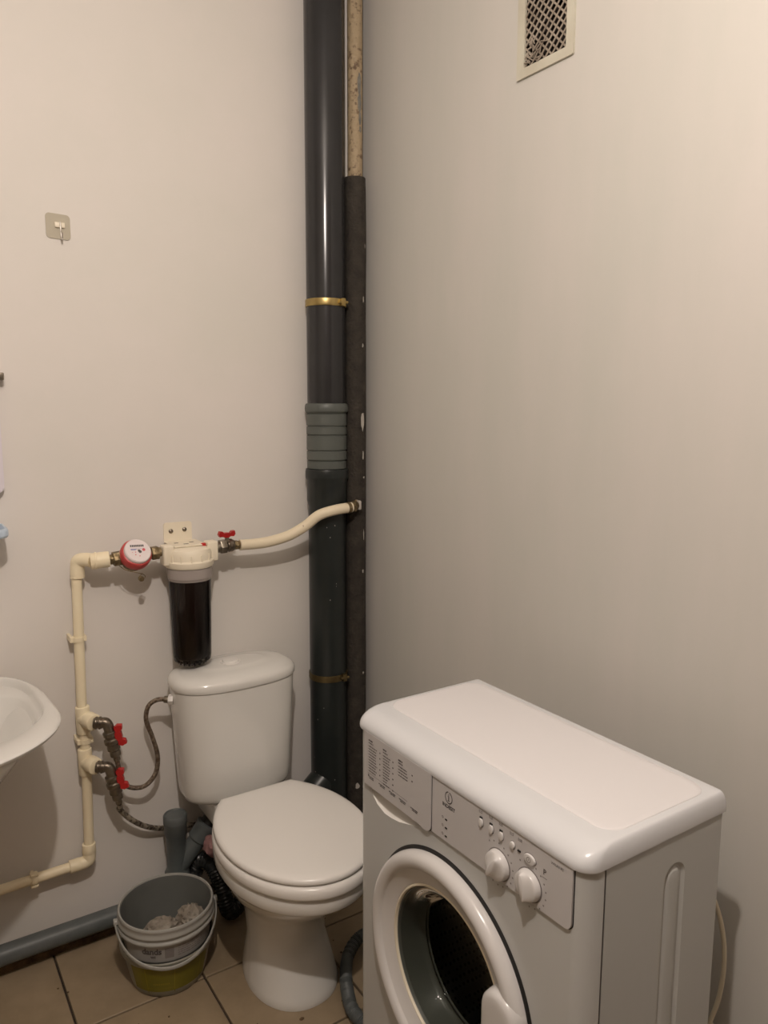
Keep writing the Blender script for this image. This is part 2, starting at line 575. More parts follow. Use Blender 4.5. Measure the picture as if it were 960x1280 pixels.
for z, mm in ((1.737, 'gold'), (0.629, 'gold_dull')):
    bm = bmesh.new()
    lathe(bm, [(.0562, -.009), (.0585, -.010), (.0595, -.006), (.0590, 0), (.0595, .006), (.0585, .010), (.0562, .009)], (RX, RY, z), n=48)
    c = obj('pipe_clamp', bm, mm, t)
    bm = bmesh.new()
    a = radians(-68)
    px, py = RX + cos(a) * .060, RY + sin(a) * .060
    box(bm, (px - .007, py - .010, z - .011), (px + .007, py + .004, z + .011), .002)
    cyl(bm, (px - .014, py - .006, z), (px + .014, py - .006, z), .0045, 10)
    obj('clamp_bolt', bm, mm, c)
    bm = bmesh.new()
    cyl(bm, (RX - .02, RY + .05, z), (RX - .02, YB, z), .004, 10)
    obj('anchor_screw', bm, mm, c)
# branch at the bottom, towards the toilet outlet
bm = bmesh.new()
tube(bm, [(RX - .01, RY - .005, .30), (RX - .06, RY - .01, .262), (RX - .14, RY - .01, .19)], .045, 28)
obj('branch', bm, 'sewer_low', t)

# paint/plaster splashes on the dark riser
bm = bmesh.new()
random.seed(21)
for _ in range(12):
    z = random.uniform(.15, 1.1)
    a = radians(random.uniform(-170, -70))
    c = Vector((RX + cos(a) * (RR + .0002), RY + sin(a) * (RR + .0002), z))
    u, v, d = frame(Vector((cos(a), sin(a), 0)))
    s = random.uniform(.0006, .0015)
    vs = [bm.verts.new(c + d * .0006 + (u * cos(k * pi / 3) + v * sin(k * pi / 3) * random.uniform(.7, 2)) * s) for k in range(6)]
    bm.faces.new(vs)
o = obj('paint_specks', bm, 'plaster_chip', t); o['kind'] = 'stuff'

# ------------------------------------------------------------------ water riser with foam sleeve
WX, WY = 1.192, 1.957
t = thing('water_riser', 'old painted water pipe wrapped in a brown foam sleeve in the corner', 'pipe', (WX, WY, 0))
bm = bmesh.new()
rings = []
for k in range(60):
    z = 2.02 + (ZC - .001 - 2.02) * k / 59
    rr = .0215
    rings.append([(WX + cos(2 * pi * j / 24) * (rr + noise.noise(Vector((cos(2 * pi * j / 24) * 2, sin(2 * pi * j / 24) * 2, z * 30))) * .0007),
                   WY + sin(2 * pi * j / 24) * (rr + noise.noise(Vector((cos(2 * pi * j / 24) * 2, sin(2 * pi * j / 24) * 2, z * 30 + 5))) * .0007), z) for j in range(24)])
loft(bm, rings)
bare = obj('bare_pipe', bm, 'old_pipe', t)
bm = bmesh.new()
for (zc, hh, ac, ww) in ((2.335, .032, -88, .006), (2.285, .030, -86, .007), (2.245, .020, -82, .005), (2.215, .010, -80, .004)):
    c0 = []
    for k in range(14):
        a = 2 * pi * k / 14
        dz = sin(a) * hh * random.uniform(.75, 1.1)
        da = cos(a) * ww / .0225 * random.uniform(.7, 1.1)
        aa = radians(ac) + da
        c0.append(bm.verts.new((WX + cos(aa) * .0228, WY + sin(aa) * .0228, zc + dz)))
    bm.faces.new(c0)
obj('paint_patch', bm, 'patch_grey', bare)
bm = bmesh.new()
rings = []
for k in range(90):
    z = 2.088 * k / 89
    if k == 89:
        z = 2.088
    row = []
    for j in range(28):
        a = 2 * pi * j / 28
        rr = .0305 + noise.noise(Vector((cos(a) * 1.5, sin(a) * 1.5, z * 6))) * .0012
        row.append((WX + cos(a) * rr, WY + sin(a) * rr, z))
    rings.append(row)
rings.append([(WX + cos(2 * pi * j / 28) * .0225, WY + sin(2 * pi * j / 28) * .0225, 2.089) for j in range(28)])
loft(bm, rings)
o = obj('foam_sleeve', bm, 'foam', t); o['label'] = 'dark brown foam insulation'
bm = bmesh.new()
random.seed(5)
spots = [(1.40, .028, .0065, -80), (0.262, .011, .008, -112), (1.235, .004, .004, -70), (1.62, .006, .003, -78), (.63, .004, .004, -76), (1.75, .010, .002, -74),
         (.95, .006, .003, -78), (1.30, .014, .003, -76), (1.06, .02, .002, -72), (.5, .005, .003, -50), (1.9, .007, .002, -60)]
for z, hh, ww, ac in spots:
    c0 = []
    for k in range(12):
        a = 2 * pi * k / 12
        aa = radians(ac) + cos(a) * ww / .0315 * random.uniform(.6, 1.1)
        c0.append(bm.verts.new((WX + cos(aa) * .0322, WY + sin(aa) * .0322, z + sin(a) * hh * random.uniform(.7, 1.1))))
    bm.faces.new(c0)
o = obj('plaster_splash', bm, 'plaster_chip', t); o['label'] = 'whitish plaster splashes on the foam'

# ------------------------------------------------------------------ cream wall pipes
t = thing('wall_water_pipe', 'cream plastic water pipe running down the back wall and left behind the washbasin', 'pipe', (.40, YB, 0))
PY = 2.012
pr = .0128
top = Vector((.402, PY, 1.050)); low = Vector((.392, PY, .240))
xa = Vector((.392, PY, .85))
bm = bmesh.new(); tube(bm, [(.397, PY, 1.035), (.392, PY, .66)], pr, 20, smooth_path=False); obj('vertical_pipe', bm, 'cream', t)
bm = bmesh.new(); tube(bm, [(.3935, PY, .60), (.3965, PY, .55)], pr, 20, smooth_path=False); obj('vertical_pipe', bm, 'cream', t)
bm = bmesh.new(); tube(bm, [(.396, PY, .49), (.3915, PY, .26)], pr, 20, smooth_path=False); obj('vertical_pipe', bm, 'cream', t)
bm = bmesh.new(); tube(bm, [(.375, PY, .239), (-.02, PY, .230), (-.60, PY, .222)], pr, 20, smooth_path=False); obj('horizontal_pipe', bm, 'cream', t)
# elbows
bm = bmesh.new()
tube(bm, [(.399, PY, 1.012), (.400, PY, 1.040), (.403, PY - .004, 1.056), (.418, PY - .018, 1.060), (.430, PY - .030, 1.058)], .0175, 24, per=6)
cyl(bm, (.424, 1.978, 1.057), (.470, 1.970, 1.060), .0205, 24, bev=.003)
cyl(bm, (.434, 1.976, 1.058), (.439, 1.975, 1.058), .0222, 24, bev=.001)
obj('elbow_fitting', bm, 'cream', t)
bm = bmesh.new()
cyl(bm, (.3915, PY, .290), (.3915, PY, .262), .0172, 24, bev=.002)
tube(bm, [(.3915, PY, .275), (.3915, PY, .255), (.388, PY, .243), (.376, PY, .239), (.36, PY, .2387)], .0165, 24, per=6)
cyl(bm, (.368, PY, .2388), (.340, PY, .2382), .0172, 24, bev=.002)
obj('elbow_fitting', bm, 'cream', t)
# tees with threaded side outlets
for zc, z0, z1 in ((.640, .598, .672), (.520, .484, .556)):
    bm = bmesh.new()
    cyl(bm, (.3945, PY, z0), (.3935, PY, z1), .0178, 24, bev=.003)
    cyl(bm, (.395, PY, zc), (.408, 1.985, zc - .002), .0200, 24, bev=.003)
    cyl(bm, (.402, 1.995, zc), (.412, 1.966, zc - .002), .0215, 24, bev=.004)
    obj('tee_fitting', bm, 'cream', t)
for (x, y, z, horiz) in ((.392, PY, .853, 0), (.3955, PY, .577, 0), (.254, PY, .2355, 1)):
    bm = bmesh.new()
    if horiz:
        lathe(bm, [(.0135, -.006), (.0155, -.006), (.0155, .006), (.0135, .006)], (x, y, z), (1, 0, 0), 20)
        box(bm, (x - .005, y - .002, z + .012), (x + .005, y + .008, z + .017), .001, 1)
        box(bm, (x - .005, y - .002, z - .017), (x + .005, y + .008, z - .012), .001, 1)
        box(bm, (x - .004, y + .012, z - .004), (x + .004, YB, z + .004), .001, 1)
        box(bm, (x - .009, y - .012, z + .012), (x + .009, y + .006, z + .018), .001, 1)
        box(bm, (x - .009, y - .012, z - .018), (x + .009, y + .006, z - .012), .001, 1)
    else:
        lathe(bm, [(.0135, -.006), (.0155, -.006), (.0155, .006), (.0135, .006)], (x, y, z), (0, 0, 1), 20)
        box(bm, (x - .020, y - .008, z - .007), (x - .012, YB, z + .007), .001, 1)
        box(bm, (x + .012, y - .008, z - .007), (x + .020, YB, z + .007), .001, 1)
    obj('pipe_clip', bm, 'cream', t)

# ------------------------------------------------------------------ water meter
MC = Vector((.530, 1.968, 1.058))
t = thing('water_meter', 'small round water meter with a red ring and white dial on the back wall pipe', 'meter', (MC.x, MC.y, MC.z))
bm = bmesh.new()
cyl(bm, (.462, 1.970, 1.058), (.478, 1.970, 1.058), .013, 20)
cyl(bm, (.476, 1.970, 1.058), (.512, 1.970, 1.060), .012, 20)
lathe(bm, [(.010, -.03), (.026, -.026), (.031, -.01), (.031, .006)], MC, Vector((0, -.72, .69)), 32)
cyl(bm, (.545, 1.970, 1.062), (.600, 1.970, 1.065), .012, 20)
obj('brass_body', bm, 'brass', t)
for a, b in ((.455, .0), (.573, .0)):
    bm = bmesh.new()
    if a < .5:
        hexnut(bm, (.478, 1.970, 1.058), (.500, 1.970, 1.060), .0195)
    else:
        hexnut(bm, (.575, 1.970, 1.063), (.594, 1.970, 1.064), .0185)
    o = obj('hex_nut', bm, 'brass', t)
ax = Vector((.10, -.76, .60)).normalized()
bm = bmesh.new()
lathe(bm, [(.030, 0), (.0385, .003), (.0395, .010), (.0395, .022), (.0370, .027), (.0345, .028)], MC, ax, 48)
obj('red_ring', bm, 'meter_red', t)
bm = bmesh.new()
lathe(bm, [(.034, .020), (.0345, .030), (.0335, .035), (.031, .037)], MC, ax, 48)
dial = obj('dial', bm, 'dial', t)
du = Vector((1, 0, 0)); du = (du - ax * du.dot(ax)).normalized(); dv = ax.cross(du).normalized()


def dialp(u, v, w=.0374):
    return MC + ax * w + du * u + dv * v


def drect(bm, u0, u1, v0, v1, w=.0374):
    bm.faces.new([bm.verts.new(dialp(*q, w)) for q in ((u0, v0), (u1, v0), (u1, v1), (u0, v1))])


bm = bmesh.new()
for k in range(8):
    u0 = -.0185 + k * .0045
    drect(bm, u0, u0 + .0034, .010, .0160)
drect(bm, -.0012, .0048, -.0042, .0018)
lathe(bm, [(.0042, .0372), (.0040, .0376)], MC + du * .004 - dv * .004, ax, 12)
obj('dial_digits', bm, 'ink_dark', dial)
bm = bmesh.new()
drect(bm, -.019, -.003, .0028, .0044); drect(bm, -.019, -.006, .0004, .0016); drect(bm, -.002, .010, .0040, .0046)
obj('dial_print', bm, 'ink_blue', dial)
bm = bmesh.new()
for u, v, r in ((.0145, .0012, .0042), (-.008, -.005, .0014), (-.009, -.0125, .0016), (.001, -.0165, .0014), (-.016, -.006, .001)):
    lathe(bm, [(r, .0373), (r * .9, .0377)], MC + du * u + dv * v, ax, 14)
obj('dial_print', bm, 'ink_pink', dial)
bm = bmesh.new()
tube(bm, [(.490, 1.960, 1.042), (.505, 1.950, 1.030), (.530, 1.945, 1.022), (.545, 1.948, 1.016), (.552, 1.95, 1.008), (.544, 1.95, 1.000), (.534, 1.95, 1.006), (.545, 1.95, 1.018)], .0009, 6)
tube(bm, [(.515, 1.967, 1.075), (.500, 1.960, 1.068), (.492, 1.960, 1.060)], .0009, 6)
cyl(bm, (.541, 1.954, 1.004), (.541, 1.944, 1.004), .007, 16, bev=.001)
o = obj('wire_seal', bm, 'brass', t); o['label'] = 'thin wire with a small lead seal'

# ------------------------------------------------------------------ water filter
FX, FY = .676, 1.968
t = thing('water_filter', 'cream-capped cartridge water filter with a dark brown filled clear bowl above the cistern', 'water filter', (FX, FY, 1.06))
bm = bmesh.new()
prism(bm, [rrect(.634, .713, 1.076, 1.128, (.008, .008, .002, .002)), [(.654 + .0035 * cos(a / 6 * pi), 1.104 + .006 * sin(a / 6 * pi)) for a in range(12)],
           [(.692 + .0035 * cos(a / 6 * pi), 1.106 + .006 * sin(a / 6 * pi)) for a in range(12)]],
      lambda u, v, w: Vector((u, 2.0475 + w, v)), .0024)
box(bm, (.634, 1.955, 1.0735), (.722, YB - .001, 1.0765), .001, 1)
br = obj('wall_bracket', bm, 'filter_white', t)
for x, z in ((.654, 1.104), (.692, 1.106)):
    bm = bmesh.new(); lathe(bm, [(.0062, 0), (.0060, .002), (.003, .0045), (.0005, .005)], (x, 2.0475, z), (0, -1, 0), 14)
    obj('screw', bm, 'steel', br)
bm = bmesh.new()
for x0, x1, y in ((.668, .681, 1.985), (.690, .702, 2.005), (.650, .661, 2.010)):
    box(bm, (x0, y - .003, 1.0764), (x1, y + .003, 1.0770))
obj('bracket_slot', bm, 'ink_dark', br)
bm = bmesh.new()
lathe(bm, [(.0615, 1.020), (.0640, 1.024), (.0640, 1.036), (.0600, 1.040), (.0585, 1.058), (.0545, 1.067), (.044, 1.072), (.0, 1.0735)], (FX, FY, 0), n=56)
box(bm, (FX - .074, FY - .019, 1.028), (FX - .046, FY + .019, 1.082), .005, 3)
box(bm, (FX + .046, FY - .019, 1.028), (FX + .076, FY + .019, 1.082), .005, 3)
obj('filter_head', bm, 'filter_white', t)
bm = bmesh.new()
for k in range(14):
    a = 2 * pi * k / 14
    c = Vector((FX + cos(a) * .0605, FY + sin(a) * .0605, 1.046))
    box(bm, (c.x - .002, c.y - .002, 1.036), (c.x + .002, c.y + .002, 1.056), .001, 1)
obj('head_ribs', bm, 'filter_white', t)
bm = bmesh.new(); lathe(bm, [(.007, 0), (.007, .006), (.005, .008)], (FX + .038, FY - .008, 1.071), n=16)
o = obj('vent_button', bm, 'red', t); o['label'] = 'red pressure button'
bm = bmesh.new()
lathe(bm, [(.0585, 1.022), (.0595, 1.010), (.0595, 0.992), (.0565, 0.988), (.0560, 0.984)], (FX, FY, 0), n=48, cap0=False, cap1=False)
lathe(bm, [(.0555, 1.022), (.0545, 0.984)], (FX, FY, 0), n=48, cap0=False, cap1=False)
obj('bowl_collar', bm, 'sump_ring', t)
bm = bmesh.new()
lathe(bm, [(.0562, .990), (.0555, .975), (.0530, .86), (.0510, .775), (.0490, .762), (.042, .757), (.0, .755)], (FX, FY, 0), n=48, cap0=False)
lathe(bm, [(.0537, .990), (.0530, .975), (.0505, .86), (.0485, .780), (.046, .768), (.0, .762)], (FX, FY, 0), n=48, cap0=False)
obj('filter_bowl', bm, 'sump', t)
bm = bmesh.new()
lathe(bm, [(.0, .985), (.048, .984), (.0505, .978), (.0500, .90), (.0488, .84), (.0478, .80), (.0470, .778), (.043, .769), (.0, .767)], (FX, FY, 0), n=48)
obj('cartridge', bm, 'cartridge', t)
bm = bmesh.new()
for k in range(16):
    a = 2 * pi * k / 16
    box(bm, (FX + cos(a) * .022 - .002, FY + sin(a) * .022 - .002, .748), (FX + cos(a) * .022 + .002, FY + sin(a) * .022 + .002, .760))
    a += .2
    box(bm, (FX + cos(a) * .036 - .002, FY + sin(a) * .036 - .002, .751), (FX + cos(a) * .036 + .002, FY + sin(a) * .036 + .002, .760))
obj('bowl_lugs', bm, 'cartridge', t)


# ------------------------------------------------------------------ ball valve beside the filter
def butterfly(bm, c, ux, uz, uy, s=1.0):
    """two-winged handle; ux wing direction, uz stem direction, uy thickness."""
    pts = [(-.021, .012), (-.024, .002), (-.020, -.005), (-.010, -.004), (-.006, -.0075), (.006, -.0075), (.010, -.004), (.020, -.005), (.024, .002), (.021, .012), (.013, .011),
           (.009, .0045), (.006, .0065), (-.006, .0065), (-.009, .0045), (-.013, .011)]
    prism(bm, [[(a * s, b * s) for a, b in pts]], lambda u, v, w: c + ux * u + uz * v + uy * (w - .0065), .013)


t = thing('ball_valve', 'nickel ball valve with a red butterfly handle between the filter and the cream hose', 'valve', (.785, 1.968, 1.064), 'ball valves with red handles')
bm = bmesh.new()
cyl(bm, (.750, 1.968, 1.060), (.764, 1.968, 1.062), .015, 20)
cyl(bm, (.783, 1.968, 1.064), (.803, 1.968, 1.063), .0165, 24, bev=.003)
lathe(bm, [(.013, -.008), (.0185, -.002), (.0185, .006), (.013, .012)], (.790, 1.968, 1.064), (1, 0, 0), 24)
cyl(bm, (.784, 1.968, 1.07), (.784, 1.968, 1.092), .006, 14)
obj('valve_body', bm, 'steel', t)
bm = bmesh.new(); hexnut(bm, (.762, 1.968, 1.062), (.780, 1.968, 1.063), .0200); obj('hex_nut', bm, 'steel', t)
bm = bmesh.new(); cyl(bm, (.802, 1.968, 1.063), (.822, 1.968, 1.062), .0115, 20, bev=.002)
cyl(bm, (.806, 1.968, 1.063), (.814, 1.968, 1.063), .0135, 6)
o = obj('nipple', bm, 'brass', t); o['label'] = 'dark tarnished nipple'
bm = bmesh.new(); butterfly(bm, Vector((.782, 1.966, 1.094)), Vector((1, 0, 0)), Vector((0, -.25, .97)), Vector((0, -1, 0)))
obj('valve_handle', bm, 'red', t)

# cream feed pipe from riser
t = thing('curved_feed_pipe', 'cream pipe with rust flecks curving up from the valve to the corner riser', 'pipe', (.95, 1.96, 1.07))
bm = bmesh.new()
tube(bm, [(.820, 1.966, 1.062), (.862, 1.964, 1.061), (.908, 1.96, 1.064), (.965, 1.95, 1.078), (1.010, 1.935, 1.104), (1.045, 1.918, 1.134), (1.090, 1.902, 1.148), (1.145, 1.903, 1.152)],
     .0150, 20, per=8)
obj('pipe_run', bm, 'cream_dirty', t)
bm = bmesh.new()
cyl(bm, (1.128, 1.903, 1.1505), (1.141, 1.904, 1.152), .0165, 20, bev=.002)
cyl(bm, (1.143, 1.905, 1.152), (1.168, 1.912, 1.155), .0135, 12, bev=.002)
hexnut(bm, (1.150, 1.907, 1.153), (1.160, 1.910, 1.154), .0165)
cyl(bm, (1.166, 1.912, 1.155), (1.180, 1.935, 1.155), .015, 16)
o = obj('riser_joint', bm, 'brass', t); o['label'] = 'tarnished threaded joint with flaking paint'
bm = bmesh.new(); box(bm, (1.168, 1.898, 1.142), (1.178, 1.925, 1.170), .004, 2); obj('joint_cap', bm, 'plaster_chip', t)


# ------------------------------------------------------------------ the two stop valves on the pipe tees
def stop_valve(z, label):
    t = thing('stop_valve', label, 'valve', (.412, 1.966, z), 'ball valves with red handles')
    a = Vector((.410, 1.968, z - .002))
    e = Vector((.438, 1.955, z - .004))
    bm = bmesh.new()
    cyl(bm, a, a.lerp(e, .75), .0145, 24, bev=.002)
    cyl(bm, a.lerp(e, .12), a.lerp(e, .32), .0165, 24, bev=.002)
    cyl(bm, a.lerp(e, .42), a.lerp(e, .62), .0165, 24, bev=.002)
    tube(bm, [a.lerp(e, .5), e, e + Vector((.006, -.003, -.016)), e + Vector((.008, -.003, -.03))], .0135, 20, per=6)
    obj('angle_fitting', bm, 'steel', t)
    s = e + Vector((.006, -.003, -.022))
    d = Vector((.19, -.03, -.98)).normalized()
    bm = bmesh.new()
    lathe(bm, [(.012, 0), (.0175, .003), (.0175, .012), (.0150, .014), (.0150, .020), (.0190, .023), (.0190, .033), (.0150, .036), (.0165, .046),
               (.0165, .052), (.0120, .056), (.0135, .060), (.0135, .070), (.0085, .074), (.0085, .084)], s, d, 24)
    st = s + d * .013
    cyl(bm, st, st + Vector((.016, -.012, .002)), .0052, 14)
    obj('valve_body', bm, 'steel', t, smooth=25)
    bm = bmesh.new()
    h = st + Vector((.018, -.013, .002))
    ux = Vector((.22, -.02, -.97)).normalized()
    uz = Vector((.9, -.38, .2)); uz = (uz - ux * uz.dot(ux)).normalized()
    butterfly(bm, h, ux, uz, ux.cross(uz), 1.22)
    obj('valve_handle', bm, 'red', t)
    return s + d * .084


e1 = stop_valve(.640, 'upper of the two nickel stop valves with red handles left of the toilet cistern')
e2 = stop_valve(.520, 'lower of the two nickel stop valves with red handles left of the toilet cistern')

t = thing('cistern_hose', 'thin braided steel hose looping from the upper stop valve up to the cistern', 'hose', (.55, 1.97, .42))
bm = bmesh.new()
tube(bm, [e1 + Vector((-.002, 0, .012)), e1 + Vector((.003, .003, -.03)), (.459, 1.985, .490), (.474, 1.99, .450), (.503, 1.99, .425), (.538, 1.985, .422), (.566, 1.98, .452),
          (.574, 1.98, .500), (.561, 1.98, .560), (.547, 1.98, .610), (.553, 1.975, .648), (.572, 1.965, .665), (.596, 1.955, .666)], .0062, 12, per=8)
obj('braid', bm, 'braid', t)
bm = bmesh.new(); cyl(bm, (.590, 1.957, .666), (.607, 1.948, .664), .0095, 18, bev=.002); obj('crimp_collar', bm, 'steel', t)
bm = bmesh.new(); hexnut(bm, (.600, 1.952, .665), (.612, 1.946, .664), .0135)
o = obj('plastic_nut', bm, 'seat', t); o['label'] = 'white plastic nut'

t = thing('supply_hose', 'stained braided hose running from the lower stop valve down behind the grey drain', 'hose', (.53, 1.98, .30))
bm = bmesh.new()
tube(bm, [e2 + Vector((-.002, 0, .012)), e2 + Vector((.003, .004, -.014)), (.470, 1.992, .372), (.500, 2.0, .330), (.540, 2.01, .292), (.590, 2.025, .262), (.66, 2.03, .245), (.75, 2.03, .23)], .0072, 12, per=8)
obj('braid', bm, 'braid_dirty', t)

# ------------------------------------------------------------------ grey drain pipe with capped wye
t = thing('drain_pipe', 'grey plastic drain pipe lying along the floor with a capped wye behind the bucket', 'pipe', (.40, 1.99, 0))
bm = bmesh.new(); cyl(bm, (-.70, 1.992, .072), (.61, 1.992, .069), .0255, 32); obj('floor_pipe', bm, 'drain_grey', t)
bm = bmesh.new(); lathe(bm, [(.0255, 0), (.031, .004), (.031, .055), (.0255, .060)], (.095, 1.992, .072), (1, 0, 0), 32)
obj('socket', bm, 'drain_grey', t)
bm = bmesh.new()
WYX, WYY = .612, 1.968
lathe(bm, [(.026, .10), (.0315, .135), (.0335, .140), (.0335, .156), (.030, .162), (.0265, .170), (.0265, .262), (.0305, .268), (.0305, .298), (.0325, .301), (.0325, .308), (.030, .311)],
      (WYX, WYY, 0), (0, 0, 1), 36)
tube(bm, [(WYX, WYY, .069), (WYX, WYY, .12)], .027, 28, smooth_path=False)
cyl(bm, (WYX - .03, 1.985, .069), (WYX + .01, WYY, .069), .027, 28)
obj('wye_fitting', bm, 'drain_grey', t)
bm = bmesh.new()
d = Vector((.62, -.08, .80)).normalized()
s = Vector((WYX + .005, WYY, .165))
lathe(bm, [(.0255, .0), (.0255, .085), (.0305, .09), (.0305, .125), (.0325, .128), (.0325, .138), (.029, .140)], s, d, 32)
obj('wye_branch', bm, 'drain_grey', t)
bm = bmesh.new()
lathe(bm, [(.0315, .305), (.0325, .309), (.0325, .322), (.0300, .326), (.027, .3265), (.025, .3235), (.0, .3235)], (WYX, WYY, 0), (0, 0, 1), 36)
o = obj('end_cap', bm, 'drain_grey', t)
bm = bmesh.new(); tube(bm, [s + d * .12, s + d * .20, (.76, 1.94, .34), (.80, 1.93, .30)], .024, 20)
obj('branch_hose', bm, 'rubber_black', t)

t = thing('black_waste_hose', 'black shiny flexible hose curling to the floor beside the toilet foot', 'hose', (.68, 1.93, 0))
bm = bmesh.new()
tube(bm, [(.66, 1.985, .10), (.675, 1.965, .165), (.697, 1.93, .165), (.712, 1.90, .12), (.722, 1.885, .06), (.74, 1.89, .03), (.80, 1.93, .028)], .024, 20,
     rfun=lambda i, L: .022 + .0018 * sin(L * 700), per=20)
obj('hose_body', bm, 'black_plastic', t)
o = None
bm = bmesh.new()
bmesh.ops.create_icosphere(bm, subdivisions=3, radius=1)
for v in bm.verts:
    n_ = noise.noise(v.co * 2.2) * .35
    v.co = Vector((.692 + v.co.x * .024 * (1 + n_), 1.895 + v.co.y * .030 * (1 + n_), .243 + v.co.z * .028 * (1 + n_)))
tag(obj('cleaning_rag', bm, 'pink', origin=(.69, 1.90, .215)), 'small dusty pink rag tucked behind the toilet bowl', 'rag')

# ------------------------------------------------------------------ toilet
TX = .778
t = thing('toilet', 'white ceramic close-coupled toilet with closed lid in front of the corner pipes', 'toilet', (TX, 1.70, 0))


def egg(a, front, hinge, hw, z, cy=1.575, n=28, e=2.0):
    """plan outline of seat/lid/rim: elliptical front, sides narrowing to a straight hinge line."""
    out = []
    for k in range(n + 1):
        th = pi + pi * k / n
        c, s = cos(th), sin(th)
        out.append((TX + a * math.copysign(abs(c) ** (2 / e), c), cy + (cy - front) * math.copysign(abs(s) ** (2 / e), s), z))
    m_ = 12
    side = []
    for k in range(1, m_ + 1):
        q = k / m_
        p0, p1, p2 = Vector((a, cy)), Vector((a, cy + (hinge - cy) * .55)), Vector((hw, hinge - .006))
        p = p0 * (1 - q) ** 2 + p1 * 2 * q * (1 - q) + p2 * q * q
        side.append((p.x, p.y))
    side.append((hw - .004, hinge))
    out += [(TX + x, y, z) for x, y in side]
    out += [(TX - x, y, z) for x, y in reversed(side)]
    return out


def body_ring(a, front, back, z, e=2.4, ab=None):
    ox = TX + .012 * min(1, max(0, (.30 - z) / .12))
    cy = (front + back) / 2 if back - front < 2.6 * a else front + 1.3 * a
    out = []
    n = 69
    for k in range(n):
        th = pi + 2 * pi * k / n
        c, s = cos(th), sin(th)
        yy = (cy - front) if s < 0 else (back - cy)
        ee = e if s < 0 else 3.2
        aw = a if s < 0 or ab is None else a + (ab - a) * abs(s)
        out.append((ox + aw * math.copysign(abs(c) ** (2 / ee), c), cy + yy * math.copysign(abs(s) ** (2 / ee), s), z))
    return out


def resample(ring, n):
    P = [Vector(p) for p in ring]
    L = [0]
    for i in range(len(P)):
        L.append(L[-1] + (P[(i + 1) % len(P)] - P[i]).length)
    out, j = [], 0
    for k in range(n):
        s = L[-1] * k / n
        while L[j + 1] < s:
            j += 1
        f_ = (s - L[j]) / max(1e-9, L[j + 1] - L[j])
        out.append(P[j % len(P)].lerp(P[(j + 1) % len(P)], f_))
    return out


NR = 72
bm = bmesh.new()
rings = [resample(r, NR) for r in (
    body_ring(.112, 1.484, 1.79, 0, 2.2, .075), body_ring(.1125, 1.483, 1.79, .010, 2.2, .075), body_ring(.110, 1.488, 1.79, .022, 2.2, .073),
    body_ring(.102, 1.508, 1.78, .070, 2.2, .066), body_ring(.097, 1.528, 1.77, .105, 2.2, .062), body_ring(.096, 1.540, 1.77, .122, 2.2, .060),
    body_ring(.098, 1.538, 1.78, .165, 2.2, .062), body_ring(.102, 1.525, 1.79, .200, 2.1, .070), body_ring(.116, 1.488, 1.80, .238, 2.0, .080),
    body_ring(.136, 1.436, 1.80, .272, 2.0, .09), egg(.153, 1.396, 1.80, .100, .300),
    egg(.164, 1.370, 1.80, .104, .325), egg(.166, 1.362, 1.80, .106, .333),
    egg(.174, 1.347, 1.80, .110, .340), egg(.178, 1.341, 1.80, .112, .347),
    egg(.178, 1.340, 1.80, .112, .378), egg(.174, 1.345, 1.80, .108, .383))]
loft(bm, rings)
obj('bowl', bm, 'ceramic', t, smooth=50)
bm = bmesh.new(); box(bm, (TX - .088, 1.79, .300), (TX + .088, 2.01, .3755), .012, 3); obj('rear_deck', bm, 'ceramic', t)
bm = bmesh.new(); lathe(bm, [(.009, 0), (.009, .004), (.006, .008), (.0, .009)], (TX - .080, 1.628, .055), (-1, -.1, .25), 16)
obj('bolt_cap', bm, 'seat', t)
bm = bmesh.new(); cyl(bm, (TX + .02, 1.84, .19), (TX + .10, 1.955, .22), .045, 28); obj('waste_outlet', bm, 'ceramic', t)
# seat ring
bm = bmesh.new()
rings = []
for dz, ins in ((.3845, .006), (.386, .002), (.391, 0), (.404, .000), (.411, .003), (.4145, .009)):
    rings.append(egg(.184 - ins, 1.330 + ins, 1.790 - ins * .5, .108 - ins, dz))
inner = [(p[0] * 1.0, p[1], p[2]) for p in rings[-1]]
loft(bm, rings)
obj('seat', bm, 'seat', t, smooth=60)
# lid
bm = bmesh.new()
rings = []
for z, ins in ((.4165, .007), (.4175, .0025), (.421, 0), (.427, .001), (.431, .004), (.4335, .010), (.435, .020), (.4362, .045), (.437, .09), (.4372, .13)):
    sc = max(.02, (.175 - ins) / .175)
    rings.append(egg(.1800 - ins, 1.337 + ins * 1.25, 1.792 - ins * 1.2, max(.02, .107 - ins * .8), z))
loft(bm, rings)
obj('lid', bm, 'seat', t, smooth=60)
for sx in (-1, 1):
    bm = bmesh.new(); cyl(bm, (TX + sx * .055, 1.797, .405), (TX + sx * .095, 1.797, .405), .011, 18, bev=.002)
    cyl(bm, (TX + sx * .075, 1.80, .374), (TX + sx * .075, 1.80, .402), .009, 14)
    obj('hinge', bm, 'seat', t)
